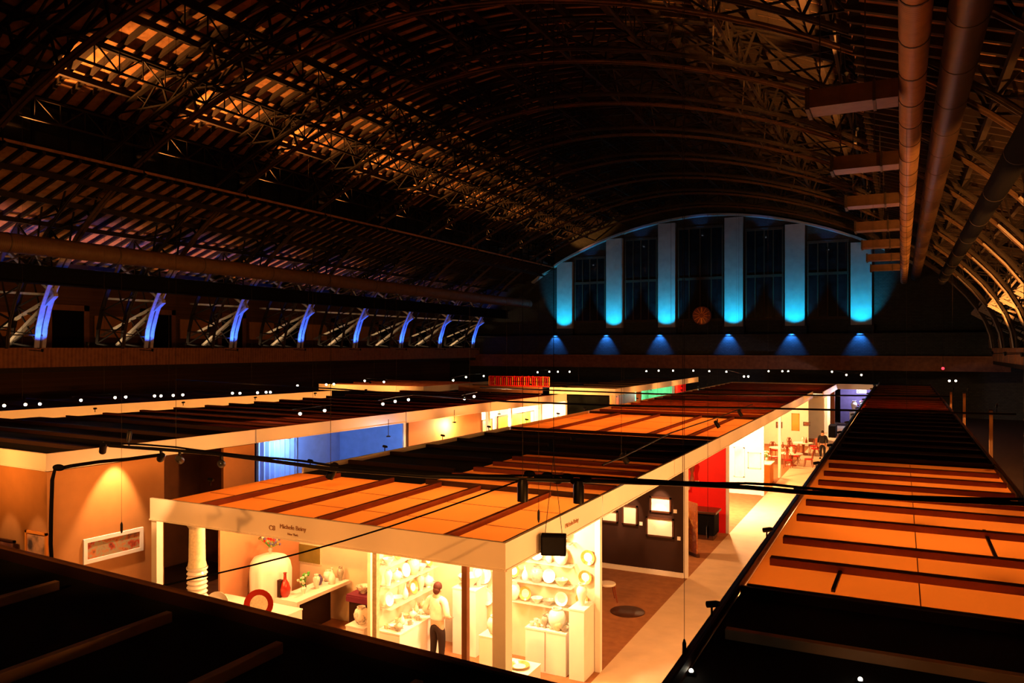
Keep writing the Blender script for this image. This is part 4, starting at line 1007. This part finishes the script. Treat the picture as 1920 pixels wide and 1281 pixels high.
# ================================================================== pictures and furniture of the other stands
def framed(corners, plane, lab, art, frame='white', fw=.06, mount=None, th=.05, cat='picture'):
    (xa, ya), (xb, yb) = corners; kw = {plane[0]: plane[1]}
    p_, q_ = at(xa, ya, **kw), at(xb, yb, **kw); t = thing('framed_picture', lab, cat, p_.lerp(q_, .5))
    if plane[0] == 'Y':
        x0, x1, z0, z1 = min(p_.x, q_.x), max(p_.x, q_.x), min(p_.z, q_.z), max(p_.z, q_.z); y = plane[1]
        MB().box(x0, x1, y - th, y, z0, z0 + fw).box(x0, x1, y - th, y, z1 - fw, z1).box(x0, x0 + fw, y - th, y, z0, z1).box(x1 - fw, x1, y - th, y, z0, z1).build('frame', frame, t)
        MB().box(x0 + fw, x1 - fw, y - th * .5, y, z0 + fw, z1 - fw).build('canvas', art, t)
        if mount: MB().box(x0 + fw, x1 - fw, y - th * .6, y - th * .4, z0 + fw, z1 - fw).build('mount', mount, t)
    else:
        y0, y1, z0, z1 = min(p_.y, q_.y), max(p_.y, q_.y), min(p_.z, q_.z), max(p_.z, q_.z); x = plane[1]
        MB().box(x, x + th, y0, y1, z0, z0 + fw).box(x, x + th, y0, y1, z1 - fw, z1).box(x, x + th, y0, y0 + fw, z0, z1).box(x, x + th, y1 - fw, y1, z0, z1).build('frame', frame, t)
        MB().box(x, x + th * .5, y0 + fw, y1 - fw, z0 + fw, z1 - fw).build('canvas', art, t)
    return t
M['landscape'] = picture('landscape_painting', [(.04, .03, .02), (.4, .05, .015), (.3, .28, .16), (.5, .15, .04), (.08, .06, .04)], 4.5, 1)
M['figure'] = picture('figure_painting', [(.6, .25, .1), (.7, .35, .15), (.08, .05, .04)], 2.2, 4)
M['gold'] = picture('golden_painting', [(.5, .3, .02), (.8, .55, .05), (.35, .35, .08)], 1.2, 2)
M['amberpic'] = picture('amber_painting', [(.8, .2, .03), (.7, .35, .05), (.3, .3, .1)], 1.2, 6)
M['pale'] = picture('pale_print', [(.85, .84, .75), (.8, .8, .68), (.55, .6, .45)], 1.5, 3)
M['darkpic'] = picture('dark_painting', [(.05, .02, .02), (.2, .06, .03), (.4, .2, .1)], 2, 5)
M['carved'] = picture('carved_orange_wood', [(.6, .2, .04), (.35, .1, .03), (.7, .35, .1)], 5, 8)
# brown wall with lit prints
YW = 22.995
for k, (c_, lab) in enumerate(((((1219, 930), (1259, 963)), 'upper bright print on the dark brown wall'), (((1212, 968), (1264, 1010)), 'lower and larger bright print on the dark brown wall'),
                              (((1167, 946), (1196, 986)), 'upright bright print at the left of the dark brown wall'), (((1128, 955), (1159, 981)), 'bright print half hidden by the fascia at the far left of the brown wall'))):
    t = framed(c_, ('Y', YW), lab, 'pale', 'wood', .05)
    cc = (Vector(at(c_[0][0], c_[0][1], Y=YW)) + Vector(at(c_[1][0], c_[1][1], Y=YW))) / 2
    head(cc + Vector((0, -1.1, .0)) + Vector((0, 0, 3.3 - cc.z)), cc, f'small picture lamp under the ceiling for the {ORD[k]} print on the brown wall', 420 if k != 0 else 520, 30, SOFT, .3, s=.7, grp='picture lamps of the brown wall', blend=.5)
for k, (x, y) in enumerate(((1266, 959), (1273, 1010), (1202, 982))):
    q = at(x, y, Y=YW); t = tag(MB().box(q.x - .05, q.x + .05, YW - .012, YW, q.z - .055, q.z + .055).build('wall_label', 'label'), ['upper small white caption card beside the prints', 'lower small white caption card at the right', 'small white caption card right of the upright print'][k], 'caption card')
def chair(loc, rz, lab, m='wood', seatm='cream', grp=None):
    t = thing('chair', lab, 'chair', loc, rz, grp)
    def c_(mb, n, m_): o = mb.build(n, m_); o.parent = t; return o
    c_(MB().lathe([(.001, .43), (.22, .43), (.235, .46), (.22, .49), (.001, .5)], n=16), 'seat', seatm)
    for sx in (-1, 1):
        c_(MB().tube([(sx * .17, .17, .44), (sx * .2, .2, .2), (sx * .19, .24, 0)], [.022, .02, .015], 6), 'leg', m)
        c_(MB().tube([(sx * .16, -.17, .44), (sx * .18, -.2, .2), (sx * .2, -.26, 0)], [.022, .02, .015], 6), 'leg', m)
    bk = MB().tube([(-.17, -.18, .46), (-.2, -.24, .8), (-.1, -.27, .95), (.1, -.27, .95), (.2, -.24, .8), (.17, -.18, .46)], .02, 6)
    c_(bk, 'back_frame', m); c_(MB().box(-.08, .08, -.25, -.225, .5, .93), 'back_splat', m)
    return t
ch0 = chair((-7.15, 20.0, .012), math.radians(-60), 'red brown wooden chair with a pale round seat at the edge of the picture stand', 'redwood', 'white')
t = tag(MB().lathe([(.001, 0), (.45, 0), (.45, .012), (.44, .018), (.001, .018)], (0, 0, 0), 32).build('round_mat', 'wood'), 'round dark mat lying on the brown carpet of the picture stand', 'mat'); t.location = (-6.38, 19.4, .012)  # thin dark brown disc on the carpet
# objects before the red wall
t = thing('chest', 'black lacquered chest with a lid moulding before the red wall', 'chest', (-6.4, 28.2, 0))
MB().box(-6.75, -5.95, 27.9, 28.7, .18, .95).build('body', 'black', t, bevel=.02); MB().box(-6.82, -5.88, 27.83, 28.77, .95, 1.04).build('lid', 'wood', t, bevel=.02); MB().box(-6.7, -6.0, 27.95, 28.65, .012, .18).build('plinth_base', 'wood', t)
t = thing('carved_screen', 'tall carved orange screen with dark side panels, leaning before the chest', 'screen', (-6.6, 25.5, 0))
MB().bar((-6.5, 25.95, .9), (-6.0, 25.5, .9), .05, 1.75).build('carved_panel', 'carved', t); MB().bar((-6.75, 25.5, .8), (-6.53, 25.93, .8), .05, 1.5).build('side_panel', 'wood', t)
MB().bar((-6.55, 26.0, .062), (-5.95, 25.46, .062), .12, .1).build('base_rail', 'wood', t)
for k, x in enumerate((-7.35, -7.0)):
    t = tag(MB().lathe([(.001, 0), (.1, 0), (.08, .1), (.05, .3), (.1, .5), (.11, .6), (.05, .7), (.06, .76), (.07, .85), (.001, .92)], (0, 0, 0), 14).build('figurine', 'redwood' if k else 'wood'), f'{"right" if k else "left"} hand tall dark figurine on the white bracket by the red wall', 'figurine'); t.location = (x, 28.95, 1.9)
t = thing('wall_bracket', 'white bracket shelf holding two dark figurines at the left of the red wall', 'shelf', (-7.2, 29.1, 1.85)); MB().box(-7.6, -6.8, 28.75, 29.248, 1.84, 1.9).build('shelf_board', 'white', t); MB().box(-7.25, -7.15, 28.95, 29.248, 1.55, 1.84).build('support', 'white', t)
# bright white stand
framed(((1402, 848), (1428, 880)), ('Y', 37.595), 'large pale picture on the dazzling white wall', 'pale', 'cream', .05)
framed(((1376, 838), (1396, 895)), ('Y', 37.595), 'tall pale hanging left of the large pale picture', 'pale', 'white', .05)
# desk
t = thing('reception_desk', 'orange wooden desk with a pale top at the front of the furniture stand', 'desk', (-6.3, 40.8, 0))
MB().box(-6.45, -5.9, 40.6, 41.9, .012, 1.0).build('front_panel', 'orange', t); MB().box(-6.5, -5.85, 40.55, 41.95, 1.0, 1.05).build('desk_top', 'white', t)
bouquet((-6.2, 41.6, 1.05), 'white flowers on the orange desk', ('ceramic', 'cream'), 16, .22, 'ceramic', .9)
# dining furniture
def table(loc, lab, r=.75, m='redwood', top='white', grp=None):
    t = thing('table', lab, 'table', loc, 0, grp)
    def c_(mb, n, m_): o = mb.build(n, m_); o.parent = t
    c_(MB().lathe([(.001, .7), (r, .7), (r + .02, .72), (r, .745), (.001, .745)], n=28), 'table_top', top)
    c_(MB().lathe([(.001, 0), (.3, 0), (.28, .05), (.08, .12), (.06, .4), (.1, .6), (.2, .7)], n=16), 'pedestal', m)
    return t
TB = [at(1462, 862, z=0), at(1484, 874, z=0), at(1506, 852, z=0)]
TL = ['nearest left of three round tables in the furniture stand', 'round table in front of the thin white post', 'right hand round table in the furniture stand']
chp = None
for k, q in enumerate(TB):
    q.z = .012; table(q, TL[k], .62, grp='round tables'); 
    pot('vase', (q.x, q.y, .757), f'vase on the {TL[k]}', 'ceramic', 1.0, None); pot('bottle', (q.x + .2, q.y - .15, .757), f'bottle on the {TL[k]}', 'redwood', 1.0, None)
    for j in range(4):
        a = j * math.pi / 2 + .5 + k; p_ = q + Vector((math.cos(a) * .95, math.sin(a) * .95, 0)); lab = 'red brown wooden chair ' + ['on the far right of', 'on the far left of', 'on the near left of', 'on the near right of'][j] + ' the ' + ['nearest left table', 'table by the thin white post', 'right hand table'][k]
        if chp is None: chp = chair(p_, a + math.pi / 2, lab, 'redwood', 'red', 'red chairs')
        else: dup(chp, p_, a + math.pi / 2, lab, 'red chairs')
for k, (c_, lab, art, fr) in enumerate(((((1484, 775), (1499, 808)), 'tall brown hanging textile in the furniture stand', 'amberpic', 'orange'), (((1506, 791), (1519, 799)), 'small dark picture right of the brown hanging textile', 'darkpic', 'wood'),
                                   (((1455, 791), (1467, 803)), 'small dark picture left of the brown hanging textile', 'darkpic', 'wood'))):
    framed(c_, ('Y', 57.99), lab, art, fr, .06)
# far end of the aisle
block('plinth', 'white plinth with a pale sculpture before the purple wall', 'plinth', -4.1, -3.4, 75.2, 75.9, .012, 1.2)
pot('vase', (-3.75, 75.55, 1.2), 'pale sculpture like a vase on the left plinth before the purple wall', 'ceramic', 2.6, None)
block('plinth', 'white plinth with flowers before the purple wall', 'plinth', -2.9, -2.2, 75.2, 75.9, .012, 1.2)
bouquet((-2.55, 75.5, 1.2), 'large red and white flower arrangement before the purple wall', ('ceramic', 'red', 'magenta'), 40, .5, 'ceramic', 1.8)
framed(((1606, 728), (1625, 738)), ('Y', 77.49), 'bright white panel high on the purple wall', 'pale', 'white', .05)
t = tag(MB().box(-5.0, -4.5, 64.2, 66.2, .012, .9).build('bench', 'black'), 'dark bench before the far white panels at the end of the aisle', 'bench')
# rug and dark plants near the aisle edge
t = tag(MB().box(-2.9, -2.0, 27.0, 29.2, .013, .03).build('rug', 'brown'), 'brown rug at the edge of the main aisle beside the right block', 'rug')
bouquet((-2.35, 30.5, .012), 'dark leafy plant standing at the right edge of the aisle', ('brown', 'leaf'), 40, .4, 'wood', 1.8)
# left block pictures
XW = lambda y: cx(y) + .003
def framed_c(px0, px1, yt0, yb0, yt1, yb1, lab, art, frame, fw):
    """picture on the turned side wall, from the pixel columns of its two ends"""
    def hit(px):
        rx, ry = ray(px); d = (-18.4 - .057 * 11.6) / (rx - .057 * ry); return rx * d, ry * d, d
    (xa, ya, da), (xb, yb, db) = hit(px0), hit(px1)
    z1 = CAMZ - ((yt0 - HY) * da + (yt1 - HY) * db) / 2 / F; z0 = CAMZ - ((yb0 - HY) * da + (yb1 - HY) * db) / 2 / F
    t = thing('framed_picture', lab, 'picture', ((xa + xb) / 2, (ya + yb) / 2, (z0 + z1) / 2))
    u = Vector((xb - xa, yb - ya, 0)); L_ = u.length; u.normalize(); nrm = Vector((u.y, -u.x, 0))
    T = Matrix((( u.x, nrm.x, 0, xa), (u.y, nrm.y, 0, ya), (0, 0, 1, z0), (0, 0, 0, 1))); h = z1 - z0; th = .05
    MB().box(0, L_, 0, th, 0, fw, T).box(0, L_, 0, th, h - fw, h, T).box(0, fw, 0, th, fw, h - fw, T).box(L_ - fw, L_, 0, th, fw, h - fw, T).build('frame', frame, t)
    MB().box(fw, L_ - fw, 0, th * .5, fw, h - fw, T).build('canvas', art, t); return t, T @ Vector((L_ / 2, 0, h / 2)), nrm
lp, lc, ln = framed_c(155, 267, 1010, 1060, 990, 1031, 'long landscape painting in a white frame on the tan side wall', 'landscape', 'white', .1)
framed(((50, 993), (90, 1047)), ('Y', 11.61), 'upright painting of a dark figure in an orange frame on the tan front wall', 'figure', 'orange', .06)
framed(((-6, 1007), (30, 1031)), ('Y', 11.61), 'small dark framed picture at the far left of the tan front wall', 'darkpic', 'wood', .05)
for k, (tx, ty, xx) in enumerate(((70, 960, 'upright figure painting'), (12, 985, 'small dark framed picture'))):
    q = at(tx, 1000, Y=11.61); head((q.x, 10.1, 4.3), (q.x, 11.6, 2.0), f'black spotlight aimed at the {xx} on the tan front wall', 160, 30, SOFT, .25, grp='tan front wall spotlights', blend=.6)
framed(((903, 789), (923, 815)), ('Y', 40.0), 'orange painting left of the big golden painting', 'amberpic', 'cream', .05) if False else None
GX = cx(36) - 1.49
framed_p = ((903, 922, 'orange painting left of the big golden painting', 'amberpic', 788, 812), (932, 1000, 'big golden painting in the white stand of the left block', 'gold', 781, 806), (1008, 1030, 'small pale gold picture right of the big golden painting', 'gold', 778, 795))
for x0, x1, lab, art, yt, yb in framed_p:
    framed(((x0, yt), (x1, yb)), ('X', GX + .12), lab, art, 'wood', .05)

# ---- loose cables and wires
t = thing('hanging_cable', 'thick black cable dropping from the pipe end onto the foreground black stand', 'cable', at(98, 1050, z=3.76))
pts = [(97, 1052, 3.77), (95, 1020, 3.95), (96, 960, 4.35), (98, 900, 4.8), (103, 880, 4.95), (133, 874, 5.0), (187, 866, 5.05), (240, 861, 5.1), (300, 853, 5.12)]
rx, ry = ray(97); dd = 11.5
MB().tube([Vector((ray(x)[0] * dd, ray(x)[1] * dd, CAMZ - (y - HY) / F * dd)) if i < 6 else at(x, y, z=5.08) for i, (x, y, z) in enumerate(pts)], .028, 8).build('sheath', 'black', t)
q = Vector((ray(110)[0] * dd, ray(110)[1] * dd, CAMZ - (877 - HY) / F * dd)); MB().ball(q, .12, .06, .05).build('tape_wrap', 'black', t)
t = thing('slack_cable', 'thin dark cable running diagonally from the foreground stand up to the nearest pipe', 'cable', at(293, 1101, z=3.76))
a_, b_ = at(293, 1101, z=3.76), at(980, 899, z=Z1); MB().tube([a_.lerp(b_, i / 8) - Vector((0, 0, .12 * math.sin(math.pi * i / 8))) for i in range(9)], .012, 6).build('sheath', 'black', t)
for k, (x, y0, y1_, dist) in enumerate(((1283, 1235, 1192, 8.0), (1327, 1010, 990, 12.0), (228, 1000, 990, 14), (1010, 980, 960, 12))):
    rx, ry = ray(x); b0 = Vector((rx * dist, ry * dist, CAMZ - (y0 - HY) / F * dist)); b1_ = Vector((b0.x, b0.y, hin(b0.x - XC) + .8))
    t = thing('suspension_wire', ['thin wire with a turnbuckle hanging over the aisle at the bottom of the picture', 'thin vertical wire hanging over the aisle by the chest', 'thin vertical wire hanging before the tan side wall', 'thin vertical wire above the aisle corner of the ceramics stand'][k], 'wire', b0)
    MB().tube([b0, b1_], .003, 5).build('wire', 'steeldark', t); MB().tube([b0 + Vector((0, 0, .0)), b0 + Vector((0, 0, .05)), b0 + Vector((0, 0, .16)), b0 + Vector((0, 0, .2))], [.01, .022, .022, .008], 8).build('turnbuckle', 'blackmetal', t)

# lit partition edges in the passage along the right hand wall
for k, (x, ya, yb, d) in enumerate(((1858, 770, 850, 30.0), (1808, 738, 800, 40.0), (1783, 735, 765, 50.0))):
    rx, ry = ray(x); X_, Y_ = rx * d, ry * d; zt = CAMZ - (ya - HY) / F * d
    t = thing('partition_edge', ['nearest narrow lit partition edge in the dark passage at the right', 'second narrow lit partition edge in the passage at the right', 'farthest narrow lit partition edge in the passage at the right'][k], 'partition', (X_, Y_, 0))
    MB().box(X_ - .06, X_ + .06, Y_ - .05, Y_ + .05, 0, zt).build('panel', 'tan', t); MB().box(X_ - .08, X_ + .08, Y_ - .07, Y_ + .07, zt, zt + .04).build('cap', 'darkbrown', t)
    head((X_ + .1, Y_ - 1.0, zt + .25), (X_, Y_, zt - .9), ['nearest', 'second', 'farthest'][k] + ' small spotlight before the lit partition edges at the right', 18, 60, AMBER, -.25, s=.6, grp='passage spotlights')
q = at(1768, 691, z=5.6); t = thing('signal_lamp', 'small red lamp glowing at the end of the right hand passage', 'lamp', q); MB().ball(q, .09).build('bulb', 'glowred', t); MB().tube([q + Vector((0, 0, .08)), q + Vector((0, 0, 4))], .015, 6).build('stem', 'blackmetal', t)

head((-17.75, 13.35, 4.62), (-18.35, 13.2, 1.2), 'lit spotlight on the roof edge just above the long landscape painting', 1500, 56, SOFT, -.26, grp=None, blend=.5)

for k, (p0, p1) in enumerate((((1580, 1060), (1562, 1108)), ((1845, 995), (1873, 1058)))):  # dark bars put in for shadow marks on the glowing fabric
    a_, b_ = at(*p0, z=3.65), at(*p1, z=3.65); tag(MB().bar(a_, b_, .05, .04).build('batten', 'darkbrown'), ['short dark batten lying on the glowing right hand ceiling, nearer the aisle', 'short dark batten lying on the glowing right hand ceiling toward the right'][k], 'batten')

head((3.0, -2.2, 8.6), (.3, 8.9, 3.75), 'near gallery spotlight aimed at the pale beam of the near right stand', 260, 13, AMBER, .5, s=1.4, grp=None)  # added out of view to brighten the pale beam
for k, (x, y) in enumerate(((1296, 1258), (1613, 1274))):  # glowing beads added in place of small lamp reflections
    q = at(x, y, z=3.66); t = thing('bulb', ['small glowing bulb on the near right black ceiling beside the aisle edge', 'small glowing bulb on the near right black ceiling at the bottom of the picture'][k], 'bulb', q)
    MB().ball(q, .022, n=10, m=7).build('globe', 'glow', t); MB().box(q.x - .03, q.x + .03, q.y - .03, q.y + .03, 3.623, 3.65).build('socket', 'black', t)
